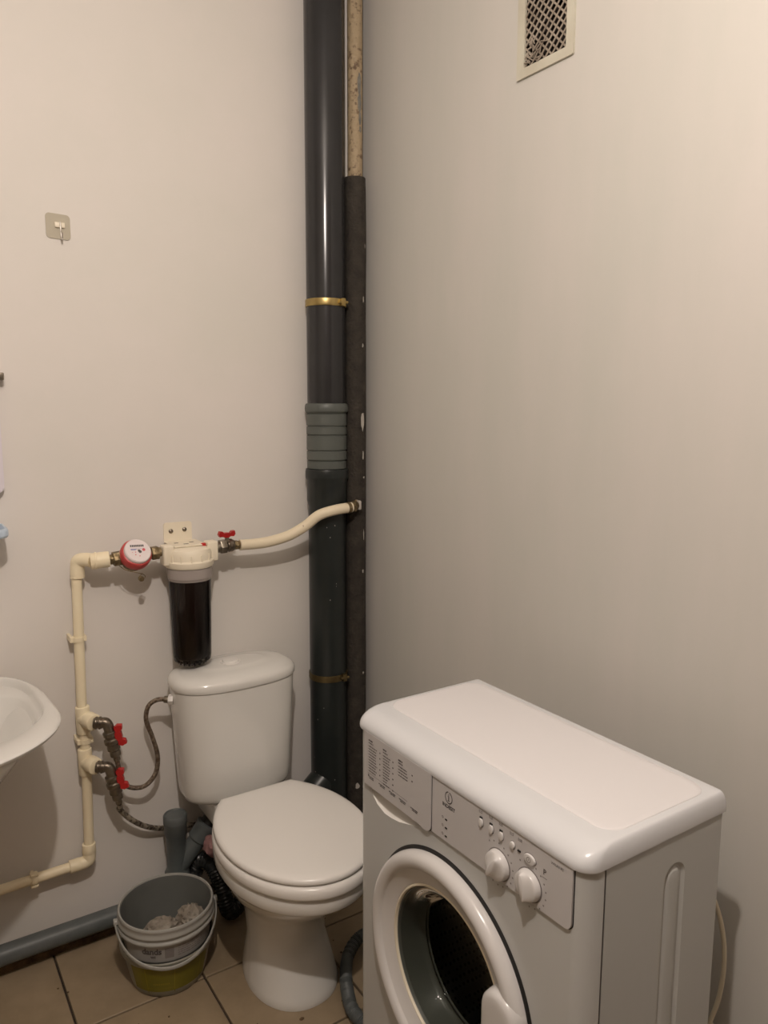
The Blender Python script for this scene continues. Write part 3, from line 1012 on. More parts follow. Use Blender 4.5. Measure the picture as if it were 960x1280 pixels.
# cistern
TY = 1.935
bm = bmesh.new()
rings = []
for z, a, bf in ((.376, .120, .062), (.378, .138, .076), (.384, .148, .084), (.396, .153, .089), (.42, .156, .091), (.50, .160, .0935), (.60, .1655, .0965), (.696, .170, .099)):
    rings.append(superring(TX, TY, a, bf, z, 2.9, 72, ay_back=min(.108, bf + .012)))
loft(bm, rings)
obj('cistern', bm, 'ceramic', t, smooth=50)
bm = bmesh.new()
rings = []
for z, a, bf in ((.697, .167, .097), (.698, .1735, .1025), (.702, .1755, .1045), (.712, .176, .105), (.719, .174, .103), (.725, .169, .098), (.731, .160, .090), (.736, .147, .079),
                 (.739, .125, .063), (.740, .105, .050), (.7425, .095, .044), (.7435, .085, .038), (.7435, .02, .01)):
    rings.append(superring(TX, TY, a, bf, z, 2.7 if z < .736 else 2.3, 72, ay_back=min(.108, bf + .008)))
loft(bm, rings)
obj('cistern_lid', bm, 'ceramic', t, smooth=50)
bm = bmesh.new(); lathe(bm, [(.0235, .7432), (.0235, .7475), (.0215, .750), (.012, .7512), (.0, .7515)], (TX - .006, TY, 0), n=32)
lathe(bm, [(.028, .743), (.0275, .7452), (.0242, .7455)], (TX - .006, TY, 0), n=32)
obj('flush_button', bm, 'seat', t)

# ------------------------------------------------------------------ washbasin
SZ = .790
t = thing('washbasin', 'white oval ceramic washbasin on the back wall at the left edge of the view', 'washbasin', (-.03, 1.80, SZ))
SX = -.025


def basin_ring(a, front, back, z, wy=1.715, n=80):
    out = []
    for k in range(n):
        th = 2 * pi * k / n
        c, s = cos(th), sin(th)
        if s < 0:
            x, y = a * math.copysign(abs(c) ** (2 / 2.15), c), (wy - front) * -abs(s) ** (2 / 2.15)
        else:
            x, y = a * math.copysign(abs(c) ** (2 / 5.0), c), (back - wy) * abs(s) ** (2 / 5.0)
            x *= 1 - .15 * (y / .333) ** 2
        out.append((SX + x, wy + y, z))
    return out


def S(a, f, b, dz, wy=1.715):
    return basin_ring(a, f, b, SZ + dz, wy)


bm = bmesh.new()
rings = [S(.05, 1.69, 1.84, -.175), S(.12, 1.65, 1.92, -.165), S(.19, 1.605, 1.98, -.125), S(.235, 1.57, 2.02, -.07), S(.262, 1.54, 2.045, -.040), S(.288, 1.505, 2.048, -.022),
         S(.306, 1.482, 2.048, -.013), S(.311, 1.477, 2.048, -.008), S(.312, 1.476, 2.048, -.004), S(.310, 1.478, 2.048, -.001), S(.307, 1.481, 2.046, 0),
         S(.291, 1.557, 2.034, .0005, 1.77), S(.288, 1.560, 2.030, -.0015, 1.77), S(.285, 1.563, 2.026, -.007, 1.77), S(.281, 1.568, 2.020, -.016, 1.77), S(.277, 1.572, 1.945, -.018, 1.77),
         S(.270, 1.578, 1.935, -.024, 1.77), S(.255, 1.592, 1.925, -.06, 1.77), S(.215, 1.62, 1.89, -.11, 1.77), S(.13, 1.67, 1.85, -.142, 1.77), S(.04, 1.73, 1.80, -.148, 1.77)]
loft(bm, rings)
bs = obj('bowl', bm, 'ceramic', t, smooth=45)
bm = bmesh.new(); lathe(bm, [(.024, .001), (.024, .004), (.016, .004), (.014, 0)], (SX, 1.725, SZ - .146), n=24); obj('drain_ring', bm, 'chrome', t)
bm = bmesh.new(); cyl(bm, (SX, 1.74, SZ - .17), (SX, 1.74, .45), .02, 20)
tube(bm, [(SX, 1.74, .45), (SX, 1.75, .40), (SX, 1.80, .38), (SX, 1.85, .41), (SX, 1.88, .40), (SX, 1.90, .30), (SX, 1.96, .12), (SX, 1.985, .08)], .018, 16)
obj('trap', bm, 'seat', t)
bm = bmesh.new(); cyl(bm, (SX, 1.985, SZ), (SX, 1.985, SZ + .10), .022, 24, bev=.004); tube(bm, [(SX, 1.985, SZ + .07), (SX, 1.94, SZ + .10), (SX, 1.88, SZ + .095), (SX, 1.86, SZ + .08)], .011, 16)
box(bm, (SX - .01, 1.95, SZ + .10), (SX + .01, 2.01, SZ + .115), .004); obj('faucet', bm, 'chrome', t)

# ------------------------------------------------------------------ mirror and shelf just entering at left
t = thing('wall_mirror', 'lilac-framed mirror on the back wall, its right edge entering at the far left', 'mirror', (.10, YB, 1.2))
bm = bmesh.new(); prism(bm, [rrect(-.25, .247, 1.235, 1.53, .02), rrect(-.23, .227, 1.255, 1.51, .014)], lambda u, v, w: Vector((u, 2.024 + w, v)), .025)
obj('frame', bm, 'lilac_plastic', t)
bm = bmesh.new(); box(bm, (-.232, 2.034, 1.253), (.229, 2.049, 1.512)); obj('mirror_glass', bm, 'mirror', t)
bm = bmesh.new(); box(bm, (.244, 2.016, 1.504), (.261, 2.05, 1.522), .003); o = obj('corner_clip', bm, 'steel', t)
t = thing('wall_shelf', 'pale blue plastic shelf on the back wall below the mirror at far left', 'shelf', (.05, YB, 1.15))
bm = bmesh.new()
rings = []
for z, ins in ((1.140, .008), (1.141, .003), (1.146, 0), (1.158, 0), (1.162, .002), (1.162, .007), (1.150, .009), (1.149, .02)):
    rings.append([(x, y, z) for x, y in rrect(-.23 + ins, .240 - ins, 1.925 + ins, 2.05 - ins * .2, .025, 8)])
loft(bm, rings)
obj('tray', bm, 'blue_plastic', t)

# ------------------------------------------------------------------ adhesive hook
t = thing('adhesive_hook', 'square frosted adhesive pad with a small metal hook high on the back wall', 'hook', (.405, YB, 1.876))
bm = bmesh.new()
prism(bm, [rrect(.3765, .4325, 1.846, 1.9045, .009)], lambda u, v, w: Vector((u, 2.0475 + w, v - (u - .405) * .03)), .0022)
obj('pad', bm, 'hook_pad', t)
bm = bmesh.new()
box(bm, (.396, 2.0425, 1.872), (.420, 2.048, 1.885), .002, 2)
obj('hook_plate', bm, 'filter_white', t)
bm = bmesh.new()
tube(bm, [(.4085, 2.041, 1.884), (.4085, 2.038, 1.868), (.4085, 2.037, 1.856), (.4085, 2.034, 1.846), (.4085, 2.027, 1.8435), (.4085, 2.022, 1.849), (.4085, 2.0205, 1.857)], .0019, 10)
obj('hook_wire', bm, 'chrome', t)

# ------------------------------------------------------------------ vent grille on right wall
t = thing('vent_grille', 'yellowed plastic air vent grille with diamond mesh high on the right wall', 'vent', (XR, 1.27, 2.26))
bm = bmesh.new()


def vf(u, v, w):
    return Vector((XR - .006 + w, u, v))


prism(bm, [rrect(1.187, 1.353, 2.162, 2.368, .004), rrect(VY0 + .002, VY1 - .004, VZ0 + .002, VZ1 - .004, .002)], vf, .006)
obj('frame', bm, 'vent_frame', t, smooth=20)
bm = bmesh.new()
sp = .0205
yc, zc_ = (VY0 + VY1) / 2, (VZ0 + VZ1) / 2
hy, hz = (VY1 - VY0) / 2, (VZ1 - VZ0) / 2
for sgn in (1, -1):
    slope = sgn * 1.0
    for k in range(-22, 23):
        off = k * sp
        # line z = slope*y + off, clipped to the opening
        ys = []
        for yy in (-hy, hy):
            zz = slope * yy + off
            if -hz <= zz <= hz:
                ys.append((yy, zz))
        for zz in (-hz, hz):
            yy = (zz - off) / slope
            if -hy < yy < hy:
                ys.append((yy, zz))
        if len(ys) < 2:
            continue
        (ya, za), (yb, zb) = ys[0], ys[1]
        a = Vector((XR - .003 + (0.0012 if sgn > 0 else 0), yc + ya, zc_ + za)); b = Vector((a.x, yc + yb, zc_ + zb))
        d = (b - a)
        if d.length < .004:
            continue
        pdir = Vector((0, -d.z, d.y)).normalized() * .0019
        q = [a - pdir, b - pdir, b + pdir, a + pdir]
        vs0 = [bm.verts.new(p) for p in q]
        vs1 = [bm.verts.new(p + Vector((.0018, 0, 0))) for p in q]
        bm.faces.new(vs0); bm.faces.new(list(reversed(vs1)))
        for i in range(4):
            bm.faces.new((vs0[i], vs0[(i + 1) % 4], vs1[(i + 1) % 4], vs1[i]))
obj('diamond_mesh', bm, 'vent_mesh', t)
bm = bmesh.new()
random.seed(3)
for _ in range(16):
    y, z = random.uniform(1.265, 1.325), random.uniform(2.19, 2.225)
    tube(bm, [(XR - .004, y, z), (XR - .008, y + random.uniform(-.012, .012), z + random.uniform(-.012, .012)),
              (XR - .004, y + random.uniform(-.016, .016), z + random.uniform(-.012, .016))], .0013, 6, per=3)
o = obj('dust_clump', bm, 'vent_mesh', t); o['kind'] = 'stuff'; o['label'] = 'grey dust fluff caught in the mesh corner'

# ------------------------------------------------------------------ bucket nest
BX, BY = .527, 1.795
AV = math.atan2(-BY, -BX)


def cylp(u, v, r, a0):
    a = a0 + u / r
    return Vector((BX + cos(a) * r, BY + sin(a) * r, v))


def band(bm, a0, a1, z0, z1, rf, off, n=28):
    ra, rb = [], []
    for k in range(n + 1):
        a = a0 + (a1 - a0) * k / n
        for lst, z in ((ra, z0), (rb, z1)):
            r = rf(z) + off
            lst.append(bm.verts.new((BX + cos(a) * r, BY + sin(a) * r, z)))
    for k in range(n):
        bm.faces.new((ra[k], ra[k + 1], rb[k + 1], rb[k]))


orf = lambda z: .090 + (.112 - .090) * z / .105
t = thing('outer_bucket', 'milky plastic bucket with a mustard yellow label on the floor tiles, holding the grey bucket', 'bucket', (BX, BY, 0), 'nested buckets')
bm = bmesh.new()
lathe(bm, [(.0, .001), (.086, 0), (.089, .003), (orf(.02), .02), (orf(.095), .095), (.1155, .097), (.1165, .100), (.1165, .108), (.1135, .110), (.1105, .108), (orf(.09) - .003, .09), (.088, .006), (.0, .005)],
      (BX, BY, 0), n=64)
obj('bucket_wall', bm, 'bucket_clear', t)
bm = bmesh.new(); band(bm, AV - .95, AV + 1.05, .020, .092, orf, .0006)
lb = obj('label', bm, 'label_yellow', t)
bm = bmesh.new()
for a in (-.55, .12, .78):
    band(bm, AV + a, AV + a + .018, .016, .090, orf, .0012, 2)
band(bm, AV - .53, AV + .10, .030, .031, orf, .0012)
for k in range(9):
    a = AV - .38 + k * .045
    band(bm, a, a + .028, .042, .047, orf, .0012, 2)
obj('label_print', bm, 'label_yellow2', lb)

IRT, IRB, IZ0, IZ1 = .1135, .098, .045, .195
irf = lambda z: IRB + (IRT - IRB) * (z - IZ0) / (IZ1 - IZ0)
t = thing('grey_bucket', 'grey plastic bucket with a white label, nested in the milky bucket beside the toilet', 'bucket', (BX, BY, IZ0), 'nested buckets')
bm = bmesh.new()
lathe(bm, [(.0, IZ0 + .001), (IRB - .003, IZ0), (IRB, IZ0 + .004), (irf(.160), .160), (IRT, .193), (IRT - .003, .195), (irf(.16) - .0035, .160), (IRB - .005, IZ0 + .008), (.0, IZ0 + .007)],
      (BX, BY, 0), n=64)
obj('bucket_wall', bm, 'bucket_grey', t, smooth=50)
bm = bmesh.new()
lathe(bm, [(irf(.158), .158), (.1195, .159), (.1200, .162), (.1180, .165), (.1145, .166), (.1145, .174), (.1190, .175), (.1195, .178), (.1170, .181), (.1165, .190), (.1175, .192),
           (.1180, .196), (.1160, .199), (.1125, .199), (.1110, .196), (.1110, .185), (IRT - .006, .158)], (BX, BY, 0), n=64, cap0=False, cap1=False)
obj('rim', bm, 'bucket_rim', t, smooth=50)
bm = bmesh.new(); band(bm, AV - 1.1, AV + 1.5, .108, .153, irf, .0008)
lb = obj('label', bm, 'label_white', t); lb['label'] = 'white printed label'
bm = bmesh.new()
put_text(bm, 'dands', .021, lambda x, y: cylp(x, .138 + y * 1.0, irf(.138) + .0016, AV - .36), True)
put_text(bm, 'wc', .011, lambda x, y: cylp(x, .124 + y * 1.0, irf(.124) + .0016, AV - .33), True)
obj('label_text', bm, 'ink_dark', lb)
bm = bmesh.new()
band(bm, AV - .07, AV + .13, .118, .146, irf, .0014, 4)
random.seed(11)
for r_ in range(5):
    a = AV + .22
    while a < AV + 1.2:
        w = random.uniform(.03, .12)
        band(bm, a, a + w, .119 + r_ * .0062, .1215 + r_ * .0062, irf, .0014, 3)
        a += w + .018
obj('label_print', bm, 'ink_grey', lb)
# bail handle hanging over the near side
for s_ in (-1, 1):
    pass
ha = AV - pi / 2 + .10
bm = bmesh.new()
pts = []
for k in range(41):
    q = pi * k / 40
    u_ = cos(q)
    side = Vector((cos(ha), sin(ha), 0))
    fr = Vector((cos(ha + pi / 2), sin(ha + pi / 2), 0))
    p = Vector((BX, BY, 0)) + side * (.1235 * u_) + fr * (.1205 * sin(q)) + Vector((0, 0, .172 - .072 * sin(q)))
    pts.append(p)
rings = []
for i, p in enumerate(pts):
    d_ = (pts[min(i + 1, 40)] - pts[max(i - 1, 0)]).normalized()
    out = (p - Vector((BX, BY, p.z))); out = (out - d_ * out.dot(d_)).normalized()
    up = d_.cross(out)
    rings.append([p + up * (.0050 * cos(2 * pi * j / 10)) + out * (.0026 * sin(2 * pi * j / 10)) for j in range(10)])
loft(bm, rings)
hd = obj('handle', bm, 'bucket_rim', t)
for s_ in (-1, 1):
    bm = bmesh.new()
    side = Vector((cos(ha), sin(ha), 0)) * s_
    cyl(bm, Vector((BX, BY, .172)) + side * .112, Vector((BX, BY, .172)) + side * .128, .009, 18, bev=.002)
    obj('handle_boss', bm, 'bucket_rim', t)

random.seed(4)
for (x, y, z, sx, sy, sz, sd, lab) in ((BX - .018, BY - .010, .118, .048, .042, .034, 1, 'crumpled beige tissue in the middle of the grey bucket'),
                                       (BX + .060, BY - .010, .126, .034, .046, .034, 9, 'crumpled beige tissue against the right side of the grey bucket'),
                                       (BX - .002, BY + .018, .076, .062, .052, .024, 17, 'flattened tissue at the bottom rear of the grey bucket')):
    bm = bmesh.new()
    bmesh.ops.create_icosphere(bm, subdivisions=4, radius=1)
    for v in bm.verts:
        p = v.co.copy()
        k = 1 + .32 * (1 - 2 * abs(noise.noise(p * 2.6 + Vector((sd, 0, 0))))) * .7 - .34 * abs(noise.noise(p * 5 + Vector((0, sd, 0)))) - .12 * abs(noise.noise(p * 10))
        v.co = Vector((x + p.x * sx * k, y + p.y * sy * k, z + p.z * sz * k))
    tag(obj('crumpled_tissue', bm, 'tissue', smooth=45, origin=(x, y, z - sz)), lab, 'tissue', 'crumpled tissues in the bucket')

# little crumbs of dirt lying on the tiles
bm = bmesh.new()
random.seed(31)
for _ in range(34):
    x, y = random.uniform(.2, .98), random.uniform(1.40, 2.0)
    if (x - BX) ** 2 + (y - BY) ** 2 < .014:
        continue
    r_ = bmesh.ops.create_icosphere(bm, subdivisions=1, radius=random.uniform(.0008, .0030))
    for v in r_['verts']:
        v.co = Vector((v.co.x * random.uniform(.8, 1.5) + x, v.co.y * random.uniform(.8, 1.5) + y, max(0, v.co.z * .5 + .001)))
for x, y, q in ((.565, 1.555, .006), (.742, 1.468, .007)):
    r_ = bmesh.ops.create_icosphere(bm, subdivisions=1, radius=q)
    for v in r_['verts']:
        v.co = Vector((v.co.x + x, v.co.y * .7 + y, max(0, v.co.z * .35 + .001)))
o = obj('floor_crumbs', bm, 'ledge')
tag(o, 'brown crumbs and dirt scattered on the beige floor tiles', 'dirt')
o['kind'] = 'stuff'

# ------------------------------------------------------------------ washing machine
FXP = .758                     # plane of the front
Y0, Y1 = .642, 1.238
XB = 1.064
t = thing('washing_machine', 'white slim front-loading washing machine standing against the right wall', 'washing machine', ((FXP + XB) / 2, (Y0 + Y1) / 2, 0))
ZT = .8175
# sheet metal sides with pressed groove, back
GX0, GX1, GZ0, GZ1 = .925, .976, .10, .772


def stadium(i):
    x0, x1, z0, z1 = GX0 + i, GX1 - i, GZ0 + i, GZ1 - i
    return rrect(x0, x1, z0, z1, (x1 - x0) / 2 * .999, 12)


for side, yy, sgn in ((0, Y0, 1), (1, Y1, -1)):
    bm = bmesh.new()
    prism(bm, [[(.795, .02), (XB, .02), (XB, ZT), (.795, ZT)], stadium(0)], lambda u, v, w: Vector((u, yy, v)), 0)
    loops = [[(x, yy + sgn * dd, z) for x, z in stadium(i)] for i, dd in ((0, 0), (.0020, .0018), (.0055, .0038), (.0085, .0040), (.0120, .0016), (.0150, .0006))]
    loft(bm, loops, cap0=False, cap1=False)
    prism(bm, [stadium(.0150)], lambda u, v, w: Vector((u, yy + sgn * .0006, v)), 0)
    box(bm, (.795, yy + sgn * .006, .02), (XB, yy + sgn * .008, ZT - .004))
    obj('side_panel', bm, 'washer_side', t, smooth=25)
bm = bmesh.new(); box(bm, (XB - .004, Y0 + .001, .02), (XB - .001, Y1 - .001, ZT - .002)); obj('back_panel', bm, 'washer_side', t)
# front panel with rounded vertical corners, door opening and grip recess
DY, DZ = .945, .468
bm = bmesh.new()
grip = [(1.186, .7155), (1.180, .694), (1.165, .682), (1.139, .675), (1.115, .6765), (1.090, .681), (1.062, .690), (1.035, .701), (1.008, .7155)]
hole = [(DY + .2105 * cos(2 * pi * k / 96), DZ + .2105 * sin(2 * pi * k / 96)) for k in range(96)]
prism(bm, [[(Y0 + .026, .06), (Y1 - .026, .06), (Y1 - .026, ZT), (Y0 + .026, ZT)], hole, grip], lambda u, v, w: Vector((FXP, u, v)), 0)
for sgn, ye in ((1, Y0), (-1, Y1)):
    rings = []
    for z in (.06, .3, .6, ZT):
        rings.append([(FXP + .034 - .034 * cos(radians(90) * (1 - k / 12)), ye + sgn * (.026 - .026 * sin(radians(90) * (1 - k / 12))), z) for k in range(13)])
    # k=0: at side (x=+.034), k=12: at front
    loft(bm, rings, False, False, closed=False)
obj('front_panel', bm, 'washer', t, smooth=25)
for sgn, ye in ((1, Y0), (-1, Y1)):
    bm = bmesh.new()
    box(bm, (.7938, ye + sgn * .0012, .03), (.7953, ye + sgn * .004, ZT - .003))
    obj('seam', bm, 'ink_grey', t)
bm = bmesh.new(); box(bm, (FXP + .006, Y0 + .02, .02), (FXP + .02, Y1 - .02, .062), .004); obj('plinth', bm, 'washer', t)
# sloped grip surface
bm = bmesh.new()
line = [(1.186, .7155)] * 2 + [(1.186 - (1.186 - 1.008) * k / 6, .7155) for k in range(1, 6)] + [(1.008, .7155)] * 2
ga = [Vector((FXP, u, v)) for u, v in grip]
gb = [Vector((FXP + .028, .6 * u + .4 * l[0], .72)) for (u, v), l in zip(grip, line)]
gm = [Vector((FXP + .012, u * .93 + .07 * l[0], v + (.7155 - v) * .30)) for (u, v), l in zip(grip, line)]
loft(bm, [ga, gm, gb], False, False, closed=False)
o = obj('drawer_grip', bm, 'grip', t, smooth=60); o['label'] = 'scooped finger recess under the detergent drawer'
# control panel
CX = FXP - .004
bm = bmesh.new()
cp = [(Y0 + .0235, .8225), (Y1 - .05, .8225), (Y1 - .05, .7165), (.970, .7165)] + \
     [(Y0 + .0235 + .012 - .012 * sin(radians(q)), .7235 + .012 - .012 * cos(radians(q))) for q in range(0, 91, 15)]
prism(bm, [cp], lambda u, v, w: Vector((CX + w, u, v)), .008)
cpn = obj('control_panel', bm, 'fascia', t, smooth=30)
bm = bmesh.new()
cp2 = [(u + (-.0012 if u < .7 else 0), v - .0012) for u, v in cp]
prism(bm, [cp2], lambda u, v, w: Vector((FXP - .0007 + w, u, v)), .0014)
obj('panel_gap', bm, 'gap', t)
# detergent drawer front
bm = bmesh.new()
dr = [(.9862, .8210), (1.2020, .8210), (1.2020, .7130), (1.020, .7130)] + [(.9862 + .018 - .018 * sin(radians(q)), .7105 + .014 - .014 * cos(radians(q))) for q in range(0, 91, 15)]
prism(bm, [dr], lambda u, v, w: Vector((CX - .0025 + w, u, v)), .010)
bmesh.ops.recalc_face_normals(bm, faces=bm.faces)
drw = obj('detergent_drawer', bm, 'fascia', t, smooth=30)
bm = bmesh.new()
dr2 = [(u - (.0012 if u < .99 else -.0005), v - .0014) for u, v in dr]
prism(bm, [dr2], lambda u, v, w: Vector((CX - .0004 + w, u, v)), .0010)
obj('drawer_gap', bm, 'gap', t)


def fp(x):
    return lambda u, v: Vector((x, 0, 0)) + Vector((0, -u, v))


PXF = CX - .0003
DXF = CX - .0028


def frect(bm, y_left, y_right, z0, z1, x):
    bm.faces.new([bm.verts.new((x, y, z)) for y, z in ((y_left, z0), (y_right, z0), (y_right, z1), (y_left, z1))])


# printed programme table: rows of small unreadable lines
random.seed(8)
bm = bmesh.new()


def words(y, y_end, z, h):
    while y > y_end + .002:
        w = min(random.uniform(.003, .010), y - y_end)
        frect(bm, y, y - w, z, z + h * 1.35, DXF)
        y -= w + .0009


for cx0, cx1, rows, top_ in ((1.186, 1.150, 10, .806), (1.136, 1.106, 11, .806), (1.085, 1.045, 4, .806)):
    words(cx0, cx0 - .014, top_, .0022)
    words(cx0, cx0 - .016, top_ - .005, .0016)
    for r_ in range(rows):
        z = top_ - .0115 - r_ * .0056
        frect(bm, cx0 + .002, cx0 + .0008, z, z + .0014, DXF)
        words(cx0 - .001, cx1 + random.uniform(.004, .014), z, .0015)
        if r_ % 2 == 0:
            frect(bm, cx1 - .002, cx1 - .0055, z - .0005, z + .0022, DXF)
frect(bm, 1.190, 1.055, .7395, .7400, DXF)
for y in (1.188, 1.150, 1.115, 1.082, 1.045):
    words(y, y - .022, .7325, .0016)
    words(y - .004, y - .020, .7295, .0014)
for y in (1.188,):
    frect(bm, y, y - .004, .734, .7375, DXF)
obj('programme_print', bm, 'ink_dark', drw)
# maker's mark: ring with i, name below
bm = bmesh.new()
LY, LZ = .9395, .7985
ro, ri = .0108, .0088
for k in range(40):
    if k in (9, 10):
        continue
    a0, a1 = 2 * pi * k / 40, 2 * pi * (k + 1) / 40
    bm.faces.new([bm.verts.new((PXF, LY - r_ * cos(a) * .92, LZ + r_ * sin(a))) for r_, a in ((ri, a0), (ro, a0), (ro, a1), (ri, a1))])
frect(bm, LY + .0011, LY - .0011, LZ - .0055, LZ + .0030, PXF)
frect(bm, LY + .0026, LY - .0011, LZ + .0018, LZ + .0030, PXF)
frect(bm, LY + .0028, LY - .0028, LZ - .0062, LZ - .0050, PXF)
frect(bm, LY + .0011, LY - .0011, LZ + .0042, LZ + .0062, PXF)
put_text(bm, 'INDESIT', .0092, lambda u, v: Vector((PXF, LY - u * 1.02, LZ - .0165 + v)), True)
put_text(bm, 'WIUN 82', .0060, lambda u, v: Vector((PXF, .694 - u, .8075 + v)))
put_text(bm, 'P', .0115, lambda u, v: Vector((PXF, .7175 - u, .7855 + v)), True)
words_z = None
obj('panel_print', bm, 'ink_dark', cpn)
bm = bmesh.new()
frect(bm, .7225, .7125, .7762, .7774, PXF)
# little symbols beside the lights and above the buttons
for z in (.757, .742, .727):
    for a0 in range(10):
        a = 2 * pi * a0 / 10; b = 2 * pi * (a0 + 1) / 10
        bm.faces.new([bm.verts.new((PXF, .955 - r_ * cos(q), z + .001 + r_ * sin(q))) for r_, q in ((.0014, a), (.0024, a), (.0024, b), (.0014, b))])
for y, z in ((.8585, .8110), (.8345, .8125), (.8115, .8125), (.7870, .8090), (.7690, .8080)):
    frect(bm, y + .0038, y - .0038, z - .0008, z + .0002, PXF)
    frect(bm, y + .0030, y - .0030, z + .0018, z + .0026, PXF)
    frect(bm, y + .0038, y + .0028, z - .0008, z + .0045, PXF)
    frect(bm, y - .0028, y - .0038, z - .0008, z + .0045, PXF)
# dial ticks
for ky, kz in ((.8165, .7465), (.7480, .7500)):
    for k in range(14):
        a = radians(-215 + k * 250 / 13 + 90)
        c = Vector((PXF, ky - cos(a) * .0345, kz + sin(a) * .0345))
        frect(bm, c.y + .0013, c.y - .0013, c.z - .0013, c.z + .0013, PXF)
obj('symbol_print', bm, 'ink_grey', cpn)
bm = bmesh.new()
for z in (.757, .742, .727):
    box(bm, (CX - .0008, .9430, z - .0016), (CX + .001, .9480, z + .0006))
for y, z in ((.8565, .8035), (.8330, .8040), (.8100, .8040), (.7700, .7915)):
    box(bm, (CX - .0016, y - .0030, z - .0012), (CX + .001, y + .0030, z + .0012))
obj('indicator_lights', bm, 'gap', cpn)
for y, z, a, b in ((.8560, .7955, .0048, .0072), (.8320, .7960, .0048, .0072), (.8090, .7960, .0048, .0072), (.7840, .7940, .0050, .0058), (.7470, .7905, .0118, .0078)):
    bm = bmesh.new()
    rings = []
    for h, k in ((0, 1.0), (.0022, 1.0), (.0034, .9), (.0038, .6)):
        rings.append([(CX - h, y - a * k * cos(2 * pi * j / 24), z + b * k * sin(2 * pi * j / 24)) for j in range(24)])
    loft(bm, rings)
    bt = obj('push_button', bm, 'door', cpn)
    bm = bmesh.new()
    rr_ = []
    for h, k in ((.0002, 1.10), (.0004, 1.06)):
        rr_.append([(CX - h, y - (a + .0006) * cos(2 * pi * j / 24) * (k - .04), z + (b + .0006) * sin(2 * pi * j / 24) * (k - .04)) for j in range(24)])
    loft(bm, rr_)
    obj('button_gap', bm, 'ink_grey', cpn)
bm = bmesh.new()
for k in range(16):
    a, b = 2 * pi * k / 16, 2 * pi * (k + 1) / 16
    bm.faces.new([bm.verts.new((CX - .0040, .7470 - r_ * cos(q), .7905 + r_ * sin(q))) for r_, q in ((.0034, a), (.0044, a), (.0044, b), (.0034, b))])
frect(bm, .7475, .7465, .789, .792, CX - .0040)
obj('power_symbol', bm, 'ink_grey', cpn)
# knobs: round base with a proud grip ridge
for ky, kz, rot in ((.8135, .7465, 60), (.7470, .7500, 100)):
    bm = bmesh.new()
    lathe(bm, [(.0240, 0), (.0240, .003), (.0230, .006), (.0222, .0095), (.0205, .0112)], (CX, ky, kz), (-1, 0, 0), 40)
    # ridge
    ca, sa = cos(radians(rot)), sin(radians(rot))
    rings = []
    for h, L_, W_ in ((.0100, .0220, .0220), (.0115, .0218, .0160), (.0140, .0212, .0095), (.0175, .0203, .0052), (.0186, .0190, .0032)):
        rg = []
        for j in range(32):
            q = 2 * pi * j / 32
            u_, v_ = L_ * cos(q), W_ * sin(q)
            rg.append((CX - h, ky - (u_ * ca - v_ * sa), kz + (u_ * sa + v_ * ca)))
        rings.append(rg)
    loft(bm, rings)
    obj('control_knob', bm, 'door', cpn, smooth=50)
    bm = bmesh.new(); lathe(bm, [(.0258, .0002), (.0258, .0008)], (CX, ky, kz), (-1, 0, 0), 40); obj('knob_shadow_gap', bm, 'ink_grey', cpn)

# door
DA = Vector((-1, 0, 0))
DC = Vector((FXP, DY, DZ))
bm = bmesh.new()
lathe(bm, [(.1500, .0005), (.1515, .0060), (.1535, .0072), (.1545, .0076), (.1785, .0150), (.1795, .0160), (.1810, .0195), (.1850, .0228), (.1900, .0248), (.1960, .0252), (.2020, .0235), (.2070, .0190), (.2097, .0130), (.2105, .0075), (.2100, .0030),
           (.2040, .0005)], DC, DA, 112, cap0=False, cap1=False)
dr_ = obj('door', bm, 'door', t, smooth=40)
bm = bmesh.new()
lathe(bm, [(.2165, -.0080), (.2165, .0006), (.2130, .0032), (.2060, .0032), (.2060, -.008)], DC, DA, 112, cap0=False, cap1=False)
obj('door_gap', bm, 'gap', t)  # black ring standing in for the shaded gap round the door
bm = bmesh.new()
lathe(bm, [(.1515, .0060), (.1480, .0070), (.1462, .0050), (.1470, -.002)], DC, DA, 96, cap0=False, cap1=False)
o = obj('bezel_ring', bm, 'cord', dr_, smooth=50); o['label'] = 'pale inner bezel ring'
bm = bmesh.new()
lathe(bm, [(.1475, .001), (.1440, .003), (.1420, -.004), (.1380, -.040), (.1330, -.052), (.1250, -.056)], DC, DA, 96, cap0=False, cap1=False)
obj('gasket', bm, 'gasket', t, smooth=50)
bm = bmesh.new()
lathe(bm, [(.1440, .0015), (.1380, .0000), (.1290, -.0100), (.1200, -.0420), (.1120, -.0620), (.0900, -.0720), (.0, -.0760)], DC, DA, 96, cap0=False)
lathe(bm, [(.1400, -.0020), (.1345, -.0040), (.1255, -.0130), (.1165, -.0440), (.1090, -.0650), (.0880, -.0760), (.0, -.0800)], DC, DA, 96, cap0=False)
obj('door_glass', bm, 'glass', dr_, smooth=60)
bm = bmesh.new()
lathe(bm, [(.1260, -.050), (.1330, -.060), (.2150, -.066), (.2250, -.08), (.2250, -.270), (.215, -.285), (.0, -.285)], DC, DA, 96, cap0=False)
obj('drum', bm, 'drum', t, smooth=40)
for k in range(3):
    bm = bmesh.new()
    a = radians(20 + 120 * k)
    c = Vector((0, cos(a), sin(a)))
    s_ = Vector((0, -sin(a), cos(a)))
    rings = []
    for x_ in (.085, .10, .27, .28):
        hh = .045 if .09 < x_ < .275 else .01
        b_ = Vector((FXP + x_, DY, DZ)) + c * .225
        rings.append([b_ + s_ * .035, b_ + s_ * .022 - c * hh * .7, b_ - c * hh, b_ - s_ * .022 - c * hh * .7, b_ - s_ * .035])
    loft(bm, rings)
    obj('drum_paddle', bm, 'drum', t)
